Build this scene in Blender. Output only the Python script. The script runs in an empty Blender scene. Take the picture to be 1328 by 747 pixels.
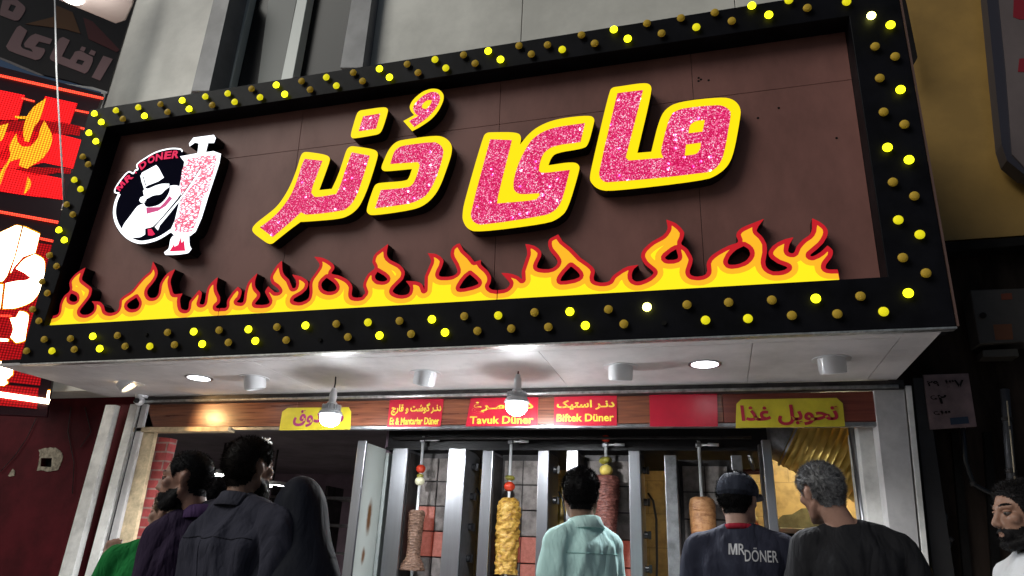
import bpy, bmesh, math, random, unicodedata
import numpy as np
from mathutils import Vector, Matrix, noise
from mathutils.bvhtree import BVHTree
from mathutils.geometry import tessellate_polygon
random.seed(7)
SC = bpy.context.scene
COL = SC.collection
R_ = math.radians

# ------------------------------------------------------------------ camera
CW, CH, CF = 1328.0, 747.0, 899.5          # the photograph's size and focal length in its pixels
CAMR = np.array([[0.9628308358189261, 0.2668963371716742, 0.0415105625181369],
                 [-0.059579947913823726, 0.3597563183587072, -0.9311421058074726],
                 [-0.2634521045708578, 0.8940591348480996, 0.36228614656353236]])
CAMP = np.array([0.0, 0.0, 1.45])
cd = bpy.data.cameras.new('camera'); cam = bpy.data.objects.new('camera', cd); COL.objects.link(cam)
cd.sensor_width = 36.0; cd.lens = CF / CW * 36.0; cd.clip_start = 0.05; cd.clip_end = 500
r0, r1, r2 = [Vector(r) for r in CAMR]
mw = Matrix((r0, -r1, -r2)).transposed().to_4x4(); mw.translation = Vector(CAMP)
cam.matrix_world = mw
SC.camera = cam

# ------------------------------------------------------------------ world, sun, exposure (night street)
SKY_STRENGTH, SUN_STRENGTH, EXPOSURE = 0.02, 1.45, 0.0
SUN_ELEV, SUN_ROT = 34.0, 222.0
W = bpy.data.worlds.new('World'); SC.world = W; W.use_nodes = True
nt = W.node_tree; nt.nodes.clear()
sky = nt.nodes.new('ShaderNodeTexSky'); sky.sky_type = 'NISHITA'; sky.sun_disc = False
sky.sun_elevation = R_(SUN_ELEV); sky.sun_rotation = R_(SUN_ROT)
bg = nt.nodes.new('ShaderNodeBackground'); bg.inputs[1].default_value = SKY_STRENGTH
wo = nt.nodes.new('ShaderNodeOutputWorld')
nt.links.new(sky.outputs[0], bg.inputs[0]); nt.links.new(bg.outputs[0], wo.inputs[0])
sl = bpy.data.lights.new('street_glow', 'SUN'); sl.energy = SUN_STRENGTH; sl.angle = R_(35); sl.color = (1.0, 0.985, 0.91)
so = bpy.data.objects.new('street_glow', sl); COL.objects.link(so)
sd = Vector((math.sin(R_(SUN_ROT)) * math.cos(R_(SUN_ELEV)), math.cos(R_(SUN_ROT)) * math.cos(R_(SUN_ELEV)), math.sin(R_(SUN_ELEV))))
so.rotation_euler = (-sd).to_track_quat('-Z', 'Y').to_euler()
SC.view_settings.view_transform = 'Standard'; SC.view_settings.look = 'None'
SC.view_settings.exposure = EXPOSURE; SC.view_settings.gamma = 1.0; SC.view_settings.use_curve_mapping = False

# ------------------------------------------------------------------ helpers: rays and frames
def ray(x, y):
    return CAMR.T @ np.array([x - CW / 2, y - CH / 2, CF])

class Frame:
    """a real plane in the place: origin, two axes, and the normal towards the street"""
    def __init__(s, o, u, v):
        s.o = np.array(o, float); s.u = np.array(u, float); s.u /= np.linalg.norm(s.u)
        s.v = np.array(v, float); s.v /= np.linalg.norm(s.v); s.n = np.cross(s.u, s.v)
        s.M = Matrix((Vector(s.u), Vector(s.v), Vector(s.n))).transposed().to_4x4(); s.M.translation = Vector(s.o)
    def px(s, x, y, d=0.0):
        d0 = ray(x, y); o = s.o + s.n * d
        p = CAMP + d0 * (np.dot(o - CAMP, s.n) / np.dot(d0, s.n)) - o
        return (float(p @ s.u), float(p @ s.v))
    def poly(s, pts, d=0.0, o=(0, 0), k=1.0):
        return [s.px(o[0] + p[0] / k, o[1] + p[1] / k, d) for p in pts]

def FY(Y): return Frame((0, Y, 0), (1, 0, 0), (0, 0, 1))
def FX(X): return Frame((X, 0, 0), (0, 1, 0), (0, 0, 1))
def at(x, y, Y):
    a, b = FY(Y).px(x, y); return Vector((a, Y, b))
def atz(x, y, Z):
    d = ray(x, y); p = CAMP + d * ((Z - CAMP[2]) / d[2]); return Vector(p)

def curve(pts, k=3, ang=50):
    """smooth a traced outline, keeping its sharp corners"""
    P = [np.array(p[:2], float) for p in pts]; N = len(P); c = []
    for i in range(N):
        a = P[i] - P[i - 1]; b = P[(i + 1) % N] - P[i]
        la, lb = np.linalg.norm(a), np.linalg.norm(b)
        c.append(la < 1e-9 or lb < 1e-9 or np.dot(a, b) / (la * lb) < math.cos(R_(ang)))
    out = []
    for i in range(N):
        j = (i + 1) % N; p1, p2 = P[i], P[j]; p0, p3 = P[i - 1], P[(j + 1) % N]
        L = np.linalg.norm(p2 - p1)
        def tan(a, b):
            t = b - a; n = np.linalg.norm(t); return t / n * L * .85 if n > 1e-9 else t
        t1 = (p2 - p1) if c[i] else tan(p0, p2); t2 = (p2 - p1) if c[j] else tan(p1, p3)
        for s in range(k):
            t = s / k
            q = (2*t**3-3*t**2+1)*p1 + (t**3-2*t**2+t)*t1 + (-2*t**3+3*t**2)*p2 + (t**3-t**2)*t2
            out.append((float(q[0]), float(q[1])))
    return out

def chaikin(pts, it=2):
    P = [tuple(p) for p in pts]
    for _ in range(it):
        Q = []
        for i in range(len(P)):
            a, b = P[i], P[(i + 1) % len(P)]
            Q.append((a[0]*.75+b[0]*.25, a[1]*.75+b[1]*.25)); Q.append((a[0]*.25+b[0]*.75, a[1]*.25+b[1]*.75))
        P = Q
    return P

# ------------------------------------------------------------------ helpers: mesh building
class MB:
    def __init__(s): s.v = []; s.f = []; s.mi = []; s.cur = 0
    def add(s, vs, fs):
        b = len(s.v); s.v += [tuple(map(float, p)) for p in vs]; s.f += [tuple(b + i for i in f) for f in fs]; s.mi += [s.cur] * len(fs)
        return s
    def box(s, a, b, M=None):
        x0, y0, z0 = a; x1, y1, z1 = b
        vs = [Vector(p) for p in ((x0,y0,z0),(x1,y0,z0),(x1,y1,z0),(x0,y1,z0),(x0,y0,z1),(x1,y0,z1),(x1,y1,z1),(x0,y1,z1))]
        if M is not None: vs = [M @ p for p in vs]
        return s.add(vs, [(3,2,1,0),(4,5,6,7),(0,1,5,4),(1,2,6,5),(2,3,7,6),(3,0,4,7)])
    def loft(s, rings, cap=True, closed=True):
        n = len(rings[0]); vs = [p for r in rings for p in r]; fs = []
        for i in range(len(rings) - 1):
            for j in range(n if closed else n - 1):
                a = i*n+j; b = i*n+(j+1) % n; fs.append((a, b, b+n, a+n))
        if cap and closed:
            fs.append(tuple(reversed(range(n)))); fs.append(tuple((len(rings)-1)*n+j for j in range(n)))
        return s.add(vs, fs)
    def tube(s, pts, rad, n=10, cap=True, round_=False):
        pts = [Vector(p) for p in pts]; m = len(pts)
        if not hasattr(rad, '__len__'): rad = [rad] * m
        if round_:
            d0 = (pts[0] - pts[1]).normalized(); d1 = (pts[-1] - pts[-2]).normalized(); P = []; Q = []
            for a in (80, 60, 35): P.append(pts[0] + d0 * rad[0] * math.sin(R_(a))); Q.append(rad[0] * math.cos(R_(a)))
            P += pts; Q += list(rad)
            for a in (35, 60, 80): P.append(pts[-1] + d1 * rad[-1] * math.sin(R_(a))); Q.append(rad[-1] * math.cos(R_(a)))
            pts, rad, m = P, Q, len(P)
        rings = []; x = None
        for i in range(m):
            d = (pts[min(i+1, m-1)] - pts[max(i-1, 0)]).normalized()
            if x is None:
                x = d.orthogonal().normalized()
            x = (x - d * x.dot(d)).normalized(); y = d.cross(x)
            rings.append([pts[i] + (x*math.cos(2*math.pi*j/n) + y*math.sin(2*math.pi*j/n)) * rad[i] for j in range(n)])
        return s.loft(rings, cap)
    def lathe(s, prof, c=(0,0,0), n=24, M=None, cap=True):
        rings = []
        for r, z in prof:
            ring = [Vector((r*math.cos(2*math.pi*j/n), r*math.sin(2*math.pi*j/n), z)) for j in range(n)]
            if M is not None: ring = [M @ p for p in ring]
            rings.append([p + Vector(c) for p in ring])
        return s.loft(rings, cap)
    def ell(s, c, r, n=16, m=10, M=None):
        c = Vector(c); rings = []
        for i in range(m + 1):
            th = math.pi * (i + .02 if i == 0 else (i - .02 if i == m else i)) / m
            ring = [Vector((r[0]*math.sin(th)*math.cos(2*math.pi*j/n), r[1]*math.sin(th)*math.sin(2*math.pi*j/n), -r[2]*math.cos(th))) for j in range(n)]
            if M is not None: ring = [M @ p for p in ring]
            rings.append([p + c for p in ring])
        return s.loft(rings)
    def prism(s, loops, d0, d1, F=None):
        """loops (outline, then holes) in a plane, as a solid from offset d0 (front) to d1 (back)"""
        T = F.M if F is not None else Matrix.Identity(4)
        flat = [p for L in loops for p in L]
        tri = tessellate_polygon([[Vector((p[0], p[1], 0)) for p in L] for L in loops])
        n = len(flat)
        vs = [T @ Vector((p[0], p[1], d0)) for p in flat] + [T @ Vector((p[0], p[1], d1)) for p in flat]
        fs = [tuple(t) for t in tri] + [tuple(i + n for i in reversed(t)) for t in tri]
        b = 0
        for L in loops:
            for i in range(len(L)):
                j = (i + 1) % len(L); fs.append((b+i, b+j, b+j+n, b+i+n))
            b += len(L)
        return s.add(vs, fs)
    def to_bm(s):
        me = bpy.data.meshes.new('t'); me.from_pydata(s.v, [], s.f); bm = bmesh.new(); bm.from_mesh(me); bpy.data.meshes.remove(me); return bm

WM = {}
def tag(o, label=None, cat=None, group=None, kind=None):
    if label: o['label'] = label
    if cat: o['category'] = cat
    if group: o['group'] = group
    if kind: o['kind'] = kind
    return o
def thing(name, label, cat, M=None, group=None):
    o = bpy.data.objects.new(name, None); COL.objects.link(o); o.empty_display_size = .1
    if M is None: M = Matrix.Identity(4)
    elif not isinstance(M, Matrix): M = Matrix.Translation(Vector(M))
    o.matrix_world = M; WM[o.name] = M
    return tag(o, label, cat, group)
def obj(name, mb, mat, parent=None, bevel=0.0, smooth=False, local=False, M=None, fix=True, auto=None):
    """one mesh object. World coordinates unless local=True (then in its parent's coordinates)"""
    me = bpy.data.meshes.new(name); me.from_pydata(mb.v, [], mb.f)
    if fix:
        bm = bmesh.new(); bm.from_mesh(me); bmesh.ops.recalc_face_normals(bm, faces=bm.faces); bm.to_mesh(me); bm.free()
    mats = mat if isinstance(mat, (list, tuple)) else [mat]
    for m in mats: me.materials.append(m)
    if len(mats) > 1: me.polygons.foreach_set('material_index', mb.mi)
    if smooth:
        me.polygons.foreach_set('use_smooth', [True] * len(me.polygons))
        if auto: me.set_sharp_from_angle(angle=R_(auto))
    o = bpy.data.objects.new(name, me); COL.objects.link(o)
    link(o, parent, local, M)
    if bevel:
        b = o.modifiers.new('bevel', 'BEVEL'); b.width = bevel; b.segments = 2; b.limit_method = 'ANGLE'; b.angle_limit = R_(40)
    return o
def link(o, parent, local=False, M=None):
    if M is not None: o.matrix_basis = M
    if parent is not None:
        o.parent = parent
        if not local: o.matrix_parent_inverse = WM.get(parent.name, Matrix.Identity(4)).inverted()
        WM[o.name] = WM.get(parent.name, Matrix.Identity(4)) if local else Matrix.Identity(4)
    else: WM[o.name] = M if M is not None else Matrix.Identity(4)
def slab(name, pts, Y, depth, mat, parent=None, bevel=0.0, holes=(), px=True):
    """an outline on the plane at depth Y, given its real thickness"""
    F = FY(Y)
    L = [F.poly(pts) if px else list(pts)] + [F.poly(h) if px else list(h) for h in holes]
    return obj(name, MB().prism(L, 0, -depth, F), mat, parent, bevel)
def wbox(name, a, b, mat, parent=None, bevel=0.0):
    return obj(name, MB().box(a, b), mat, parent, bevel)

# ------------------------------------------------------------------ helpers: text
TAB = {}
for cp in list(range(0xFB50, 0xFE00)) + list(range(0xFE70, 0xFF00)):
    dcm = unicodedata.decomposition(chr(cp)).split()
    if len(dcm) == 2 and dcm[0] in ('<isolated>', '<initial>', '<medial>', '<final>'):
        TAB.setdefault(chr(int(dcm[1], 16)), {})[dcm[0][1:-1]] = chr(cp)
def shape(t):
    """joined letter forms of a Persian phrase, in left-to-right drawing order"""
    out = []
    def joins(c): return c in TAB and 'initial' in TAB[c]
    for i, c in enumerate(t):
        if c == '\u0640': out.append(c); continue
        if c not in TAB: out.append(c); continue
        pr = i > 0 and (joins(t[i-1]) or t[i-1] == '\u0640'); nx = i + 1 < len(t) and (t[i+1] in TAB or t[i+1] == '\u0640') and joins(c)
        f = 'medial' if pr and nx else 'final' if pr else 'initial' if nx else 'isolated'
        out.append(TAB[c].get(f, TAB[c].get('isolated', c)))
    return ''.join(reversed(out))
def text_mb(s, rect, d=0.0, th=0.002, bold=0.012, F=None, shear=0.0, res=3):
    """letters fitted into rect (u0, v0, u1, v1) of a plane, as thin solid shapes"""
    cu = bpy.data.curves.new('t', 'FONT'); cu.body = s; cu.size = 1; cu.offset = bold; cu.extrude = .01; cu.resolution_u = res; cu.shear = shear
    o = bpy.data.objects.new('t', cu); COL.objects.link(o)
    dg = bpy.context.evaluated_depsgraph_get(); ev = o.evaluated_get(dg); me = ev.to_mesh()
    V = [v.co.copy() for v in me.vertices]; Fc = [tuple(p.vertices) for p in me.polygons]; ev.to_mesh_clear()
    bpy.data.objects.remove(o); bpy.data.curves.remove(cu)
    x0 = min(v.x for v in V); x1 = max(v.x for v in V); y0 = min(v.y for v in V); y1 = max(v.y for v in V)
    T = F.M if F is not None else Matrix.Identity(4)
    mb = MB()
    mb.add([T @ Vector((rect[0]+(v.x-x0)/(x1-x0)*(rect[2]-rect[0]), rect[1]+(v.y-y0)/(y1-y0)*(rect[3]-rect[1]), d + (th if v.z > 0 else 0))) for v in V], Fc)
    return mb

# ------------------------------------------------------------------ helpers: materials
def M_(name, col, rough=.5, metal=0., var=None, bump=None, emit=None, es=0., spec=.5, coat=0., stretch=(1,1,1), col2=None, trans=0.0):
    m = bpy.data.materials.new(name); m.use_nodes = True; t = m.node_tree; b = t.nodes['Principled BSDF']
    c4 = lambda c: (c[0], c[1], c[2], 1)
    b.inputs['Base Color'].default_value = c4(col); b.inputs['Roughness'].default_value = rough; b.inputs['Metallic'].default_value = metal
    b.inputs['Specular IOR Level'].default_value = spec; b.inputs['Coat Weight'].default_value = coat
    b.inputs['Transmission Weight'].default_value = trans
    if emit is not None: b.inputs['Emission Color'].default_value = c4(emit); b.inputs['Emission Strength'].default_value = es
    if var or bump:
        tc = t.nodes.new('ShaderNodeTexCoord'); mp = t.nodes.new('ShaderNodeMapping'); mp.inputs['Scale'].default_value = stretch
        t.links.new(tc.outputs['Object'], mp.inputs[0])
    if var:
        n = t.nodes.new('ShaderNodeTexNoise'); n.inputs['Scale'].default_value = var[0]; n.inputs['Detail'].default_value = 6; n.inputs['Roughness'].default_value = .65
        t.links.new(mp.outputs[0], n.inputs['Vector'])
        r = t.nodes.new('ShaderNodeValToRGB'); k = var[1]; c2 = col2 or tuple(max(0, x * (1 - k)) for x in col)
        r.color_ramp.elements[0].position = .35; r.color_ramp.elements[0].color = c4(c2)
        r.color_ramp.elements[1].position = .62; r.color_ramp.elements[1].color = c4(tuple(min(1, x * (1 + k * .25)) for x in col))
        t.links.new(n.outputs[0], r.inputs[0]); t.links.new(r.outputs[0], b.inputs['Base Color'])
        mr = t.nodes.new('ShaderNodeMapRange'); mr.inputs['To Min'].default_value = min(1, rough * 1.25); mr.inputs['To Max'].default_value = rough * .8
        t.links.new(n.outputs[0], mr.inputs[0]); t.links.new(mr.outputs[0], b.inputs['Roughness'])
    if bump:
        n2 = t.nodes.new('ShaderNodeTexNoise'); n2.inputs['Scale'].default_value = bump[0]; n2.inputs['Detail'].default_value = 5
        t.links.new(mp.outputs[0], n2.inputs['Vector'])
        bp = t.nodes.new('ShaderNodeBump'); bp.inputs['Strength'].default_value = bump[1]; bp.inputs['Distance'].default_value = bump[2] if len(bump) > 2 else .01
        t.links.new(n2.outputs[0], bp.inputs['Height']); t.links.new(bp.outputs[0], b.inputs['Normal'])
    return m
def brick_mat(name, c1, c2, mortar, scale, bw, bh, ms=.02, axis='XZ', rough=.8, bump=.4, emit=0):
    m = bpy.data.materials.new(name); m.use_nodes = True; t = m.node_tree; b = t.nodes['Principled BSDF']; b.inputs['Roughness'].default_value = rough
    tc = t.nodes.new('ShaderNodeTexCoord'); sp = t.nodes.new('ShaderNodeSeparateXYZ'); cb = t.nodes.new('ShaderNodeCombineXYZ')
    t.links.new(tc.outputs['Object'], sp.inputs[0]); ad = t.nodes.new('ShaderNodeMath'); ad.operation = 'ADD'
    t.links.new(sp.outputs['X'], ad.inputs[0]); t.links.new(sp.outputs['Y'], ad.inputs[1])
    t.links.new(ad.outputs[0], cb.inputs[0]); t.links.new(sp.outputs['Z'], cb.inputs[1])
    br = t.nodes.new('ShaderNodeTexBrick'); t.links.new(cb.outputs[0], br.inputs[0])
    br.inputs['Color1'].default_value = (*c1, 1); br.inputs['Color2'].default_value = (*c2, 1); br.inputs['Mortar'].default_value = (*mortar, 1)
    br.inputs['Scale'].default_value = scale; br.inputs['Brick Width'].default_value = bw; br.inputs['Row Height'].default_value = bh; br.inputs['Mortar Size'].default_value = ms
    n = t.nodes.new('ShaderNodeTexNoise'); n.inputs['Scale'].default_value = 14; n.inputs['Detail'].default_value = 6; t.links.new(tc.outputs['Object'], n.inputs[0])
    mx = t.nodes.new('ShaderNodeMix'); mx.data_type = 'RGBA'; mx.blend_type = 'MULTIPLY'; mx.inputs[0].default_value = .6
    rp = t.nodes.new('ShaderNodeValToRGB'); rp.color_ramp.elements[0].position = .3; rp.color_ramp.elements[0].color = (.35, .35, .35, 1); rp.color_ramp.elements[1].position = .6
    t.links.new(n.outputs[0], rp.inputs[0]); t.links.new(br.outputs[0], mx.inputs[6]); t.links.new(rp.outputs[0], mx.inputs[7]); t.links.new(mx.outputs[2], b.inputs['Base Color'])
    bp = t.nodes.new('ShaderNodeBump'); bp.inputs['Strength'].default_value = bump; bp.inputs['Distance'].default_value = .01; bp.invert = True
    t.links.new(br.outputs['Fac'], bp.inputs['Height']); t.links.new(bp.outputs[0], b.inputs['Normal'])
    return m
def wood_mat(name, c1, c2, rough=.3):
    m = bpy.data.materials.new(name); m.use_nodes = True; t = m.node_tree; b = t.nodes['Principled BSDF']; b.inputs['Roughness'].default_value = rough
    tc = t.nodes.new('ShaderNodeTexCoord'); mp = t.nodes.new('ShaderNodeMapping'); mp.inputs['Scale'].default_value = (.7, 6, 14); t.links.new(tc.outputs['Object'], mp.inputs[0])
    n = t.nodes.new('ShaderNodeTexNoise'); n.inputs['Scale'].default_value = 4; n.inputs['Detail'].default_value = 8; n.inputs['Distortion'].default_value = .6; t.links.new(mp.outputs[0], n.inputs[0])
    r = t.nodes.new('ShaderNodeValToRGB'); r.color_ramp.elements[0].position = .3; r.color_ramp.elements[0].color = (*c1, 1); r.color_ramp.elements[1].position = .68; r.color_ramp.elements[1].color = (*c2, 1)
    t.links.new(n.outputs[0], r.inputs[0]); t.links.new(r.outputs[0], b.inputs['Base Color'])
    mr = t.nodes.new('ShaderNodeMapRange'); mr.inputs['To Min'].default_value = rough * .7; mr.inputs['To Max'].default_value = rough * 1.5
    t.links.new(n.outputs[0], mr.inputs[0]); t.links.new(mr.outputs[0], b.inputs['Roughness'])
    bp = t.nodes.new('ShaderNodeBump'); bp.inputs['Strength'].default_value = .15; bp.inputs['Distance'].default_value = .004; t.links.new(n.outputs[0], bp.inputs['Height']); t.links.new(bp.outputs[0], b.inputs['Normal'])
    return m
def glow(name, col, s, base=None, speck=None, dots=None):
    """lit faces of signs, lamps and screens; speck = glitter grains, dots = LED pitch"""
    m = bpy.data.materials.new(name); m.use_nodes = True; t = m.node_tree; b = t.nodes['Principled BSDF']
    b.inputs['Base Color'].default_value = (*(base or tuple(x * .6 for x in col)), 1); b.inputs['Roughness'].default_value = .4; b.inputs['Specular IOR Level'].default_value = .06
    b.inputs['Emission Color'].default_value = (*col, 1); b.inputs['Emission Strength'].default_value = s
    tc = t.nodes.new('ShaderNodeTexCoord')
    if speck:
        v = t.nodes.new('ShaderNodeTexWhiteNoise'); v.noise_dimensions = '3D'
        mp = t.nodes.new('ShaderNodeMapping'); mp.inputs['Scale'].default_value = (speck,) * 3; t.links.new(tc.outputs['Object'], mp.inputs[0])
        sn = t.nodes.new('ShaderNodeVectorMath'); sn.operation = 'FLOOR'; t.links.new(mp.outputs[0], sn.inputs[0]); t.links.new(sn.outputs[0], v.inputs[0])
        big = t.nodes.new('ShaderNodeTexNoise'); big.inputs['Scale'].default_value = 5; t.links.new(tc.outputs['Object'], big.inputs[0])
        r = t.nodes.new('ShaderNodeValToRGB'); e = r.color_ramp.elements
        e[0].position = 0; e[0].color = (.42, .0, .045, 1); e[1].position = 1; e[1].color = (1, .85, .95, 1)
        for p, c in ((.4, (.6, .012, .1, 1)), (.7, (.82, .04, .2, 1)), (.87, (.95, .22, .42, 1)), (.96, (1, .6, .75, 1))):
            q = e.new(p); q.color = c
        ad = t.nodes.new('ShaderNodeMath'); ad.operation = 'MULTIPLY_ADD'; ad.inputs[1].default_value = .35
        sb = t.nodes.new('ShaderNodeMath'); sb.operation = 'SUBTRACT'; sb.inputs[1].default_value = .5; t.links.new(big.outputs[0], sb.inputs[0])
        t.links.new(sb.outputs[0], ad.inputs[0]); t.links.new(v.outputs[0], ad.inputs[2]); t.links.new(ad.outputs[0], r.inputs[0])
        t.links.new(r.outputs[0], b.inputs['Emission Color']); b.inputs['Base Color'].default_value = (.3, .01, .06, 1)
        # sparse bright grains
        v2 = t.nodes.new('ShaderNodeTexVoronoi'); v2.voronoi_dimensions = '2D'; v2.inputs['Scale'].default_value = 20; t.links.new(tc.outputs['Object'], v2.inputs['Vector'])
        c2 = t.nodes.new('ShaderNodeSeparateColor'); t.links.new(v2.outputs['Color'], c2.inputs[0])
        g1 = t.nodes.new('ShaderNodeMath'); g1.operation = 'GREATER_THAN'; g1.inputs[1].default_value = .82; t.links.new(c2.outputs[0], g1.inputs[0])
        m1 = t.nodes.new('ShaderNodeMapRange'); m1.inputs['From Min'].default_value = .07; m1.inputs['From Max'].default_value = .24; m1.inputs['To Min'].default_value = 8; m1.inputs['To Max'].default_value = 0
        t.links.new(v2.outputs['Distance'], m1.inputs[0])
        g2 = t.nodes.new('ShaderNodeMath'); g2.operation = 'MULTIPLY_ADD'; g2.inputs[2].default_value = s
        t.links.new(g1.outputs[0], g2.inputs[0]); t.links.new(m1.outputs[0], g2.inputs[1]); t.links.new(g2.outputs[0], b.inputs['Emission Strength'])
    if dots:
        mp = t.nodes.new('ShaderNodeMapping'); mp.inputs['Scale'].default_value = (1/dots,) * 3; t.links.new(tc.outputs['Object'], mp.inputs[0])
        fr = t.nodes.new('ShaderNodeVectorMath'); fr.operation = 'FRACTION'; t.links.new(mp.outputs[0], fr.inputs[0])
        su = t.nodes.new('ShaderNodeVectorMath'); su.operation = 'SUBTRACT'; su.inputs[1].default_value = (.5, .5, 0); t.links.new(fr.outputs[0], su.inputs[0])
        ml = t.nodes.new('ShaderNodeVectorMath'); ml.operation = 'MULTIPLY'; ml.inputs[1].default_value = (1, 1, 0); t.links.new(su.outputs[0], ml.inputs[0])
        ln = t.nodes.new('ShaderNodeVectorMath'); ln.operation = 'LENGTH'; t.links.new(ml.outputs[0], ln.inputs[0])
        mr = t.nodes.new('ShaderNodeMapRange'); mr.inputs['From Min'].default_value = .2; mr.inputs['From Max'].default_value = .5
        mr.inputs['To Min'].default_value = s * 1.6; mr.inputs['To Max'].default_value = s * .3
        t.links.new(ln.outputs['Value'], mr.inputs[0]); t.links.new(mr.outputs[0], b.inputs['Emission Strength'])
    return m
# ------------------------------------------------------------------ materials of the place
m_wall = M_('white_cladding', (.68, .665, .61), .45, var=(1.3, .2), bump=(40, .03))
m_dark = M_('black_sheet', (.008, .008, .011), .42, var=(3, .5), spec=.06)
m_inner = M_('dark_return', (.008, .007, .01), .4)
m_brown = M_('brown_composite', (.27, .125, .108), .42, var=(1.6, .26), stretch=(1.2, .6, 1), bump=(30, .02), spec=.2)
m_soffit = M_('white_soffit', (.66, .62, .62), .5, var=(1.6, .26), bump=(3, .03))
m_steel = M_('brushed_steel', (.36, .365, .39), .33, 1., var=(6, .2), bump=(60, .05), stretch=(1, 1, .05))
m_steel2 = M_('worn_steel', (.3, .3, .31), .42, 1., var=(9, .45), bump=(30, .08))
m_trim = M_('aluminium_trim', (.6, .6, .6), .35, .9, var=(20, .4))
m_wood = wood_mat('varnished_wood', (.085, .022, .014), (.25, .085, .04), .28)
m_woodred = wood_mat('red_varnished_wood', (.12, .018, .012), (.2, .045, .025), .35)
m_cream = M_('cream_paint', (.66, .52, .33), .5, var=(9, .45), bump=(12, .1))
m_white = M_('white_paint', (.74, .73, .70), .45, var=(5, .3), bump=(20, .06))
m_stone = M_('grey_stone', (.56, .54, .54), .55, var=(4, .25), bump=(30, .08))
m_redwall = M_('dark_red_wall', (.085, .004, .009), .6, var=(2.5, .45), bump=(18, .1), spec=.12)
m_brick = brick_mat('painted_brick', (.55, .1, .1), (.42, .07, .07), (.42, .27, .24), 1, .21, .078, .008)
m_tan = brick_mat('tan_tiles', (.56, .40, .18), (.5, .36, .16), (.36, .26, .12), 1, .9, .32, .005, bump=.1, rough=.4)
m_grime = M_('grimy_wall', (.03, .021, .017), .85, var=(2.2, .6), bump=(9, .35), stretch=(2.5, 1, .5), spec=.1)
m_black = M_('black_grime', (.011, .01, .01), .7, spec=.1, var=(5, .4))
m_char = M_('sooty_metal', (.05, .045, .045), .5, .6, var=(8, .5))
m_glass = M_('dark_glass', (.01, .01, .012), .25, spec=.15)
m_fin = M_('grey_window_frame', (.2, .2, .215), .45, var=(3, .2))
m_mull = M_('pale_mullion', (.6, .64, .62), .4)
m_asph = M_('asphalt', (.05, .05, .05), .85, var=(9, .4), bump=(120, .5))
m_pave = M_('paving', (.36, .34, .33), .8, var=(6, .3), bump=(60, .3))
m_floor = M_('shop_floor', (.3, .27, .24), .3, var=(4, .2))
m_ceil = M_('dark_ceiling', (.14, .12, .14), .6, var=(2, .3))
m_plum = M_('dim_room_wall', (.2, .14, .18), .7, var=(2, .3))
g_white = glow('lamp_white', (1, .98, .95), 75.0)
g_bulb = glow('bulb_white', (.93, .97, 1), 720.0)
g_neck = glow('bulb_neck', (.93, .97, 1), 5.0)
g_down = glow('downlight_white', (.95, .98, 1), 14.0)

# ------------------------------------------------------------------ ground
def sheet(name, x0, y0, x1, y1, z, m, dz=.3):
    return tag(wbox(name, (x0, y0, z - dz), (x1, y1, z), m), kind='structure')
sheet('street', -90, -90, 90, 1.1, -.08, m_asph)
sheet('pavement', -90, 1.1, 90, 4.93, .05, m_pave)
sheet('ground', -90, 12, 90, 120, .0, m_asph)
tag(wbox('kerb', (-90, .98, -.3), (90, 1.098, .054), m_stone), kind='structure')
sheet('shop_floor', -12, 4.932, 1.3, 11.9, .17, m_floor)

# ------------------------------------------------------------------ the shop building
B = thing('shop_building', 'white clad building whose open shopfront stands under the big framed sign', 'building', (-2, 5, 0))
SX0, SX1 = -6.36, 1.22
wl = MB().box((SX0, 5.0, 2.72), (-5.17, 5.3, 9.5))
obj('upper_wall', wl, m_wall, B, .004)
for a, b, z0, z1 in ((-3.335, -1.497, 2.72, 9.5), (-1.491, .42, 2.72, 9.5), (.426, SX1, 2.72, 9.5)):
    obj('upper_wall', MB().box((a, 5.0, z0), (b, 5.3, z1)), m_wall, B, .004)
obj('upper_wall', MB().box((-5.165, 5.0, 2.72), (-3.34, 5.3, 5.5)), m_wall, B)
obj('corner_strip', MB().box((SX0 - .06, 4.985, 2.72), (SX0 + .02, 5.2, 9.5)), m_stone, B, .004)
# window above the sign
wn = obj('window', MB().box((-5.165, 5.22, 5.5), (-3.34, 5.28, 9.5)), m_glass, B)
slab('frame', [(284, -30), (304, -30), (271, 118), (248, 118)], 4.86, .3, m_fin, wn, .006)
slab('frame', [(461, -30), (486, -30), (470, 88), (441, 88)], 4.86, .36, m_fin, wn, .006)
slab('mullion', [(322, -30), (331, -30), (296, 125), (286, 125)], 5.12, .1, m_mull, wn, .005)
slab('mullion', [(391, -30), (404, -30), (375, 125), (360, 125)], 5.1, .12, m_mull, wn, .005)
slab('curtain', [(352, -30), (390, -30), (362, 118), (333, 118)], 5.19, .015, M_('grey_blind', (.12, .13, .125), .5), wn)
# soffit boards under the sign box
ZS = 2.65
for a, b in ((-4.93, -3.05), (-3.046, -1.0), (-.996, .26), (.264, 1.02)):
    obj('soffit_board', MB().box((a, 4.03, ZS), (b, 4.985, ZS + .02)), m_soffit, B, .0015)
obj('soffit_board', MB().box((-4.93, 3.9, ZS), (1.02, 4.026, ZS + .02)), m_soffit, B, .0015)
obj('soffit_board', MB().box((1.024, 3.9, ZS), (1.2, 4.4, ZS + .02)), m_soffit, B, .0015)
obj('soffit_board', MB().box((1.024, 4.404, ZS), (1.2, 4.985, ZS + .02)), m_soffit, B, .0015)
obj('soffit_board', MB().box((-5.2, 3.9, ZS), (-4.934, 4.985, ZS + .02)), m_soffit, B, .0015)
obj('soffit_backing', MB().box((-5.2, 3.91, ZS + .024), (1.2, 4.99, ZS + .05)), m_black, B)
obj('rail', MB().box((-4.9, 4.975, 2.585), (1.24, 5.02, 2.645)), m_char, B, .004)
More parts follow.
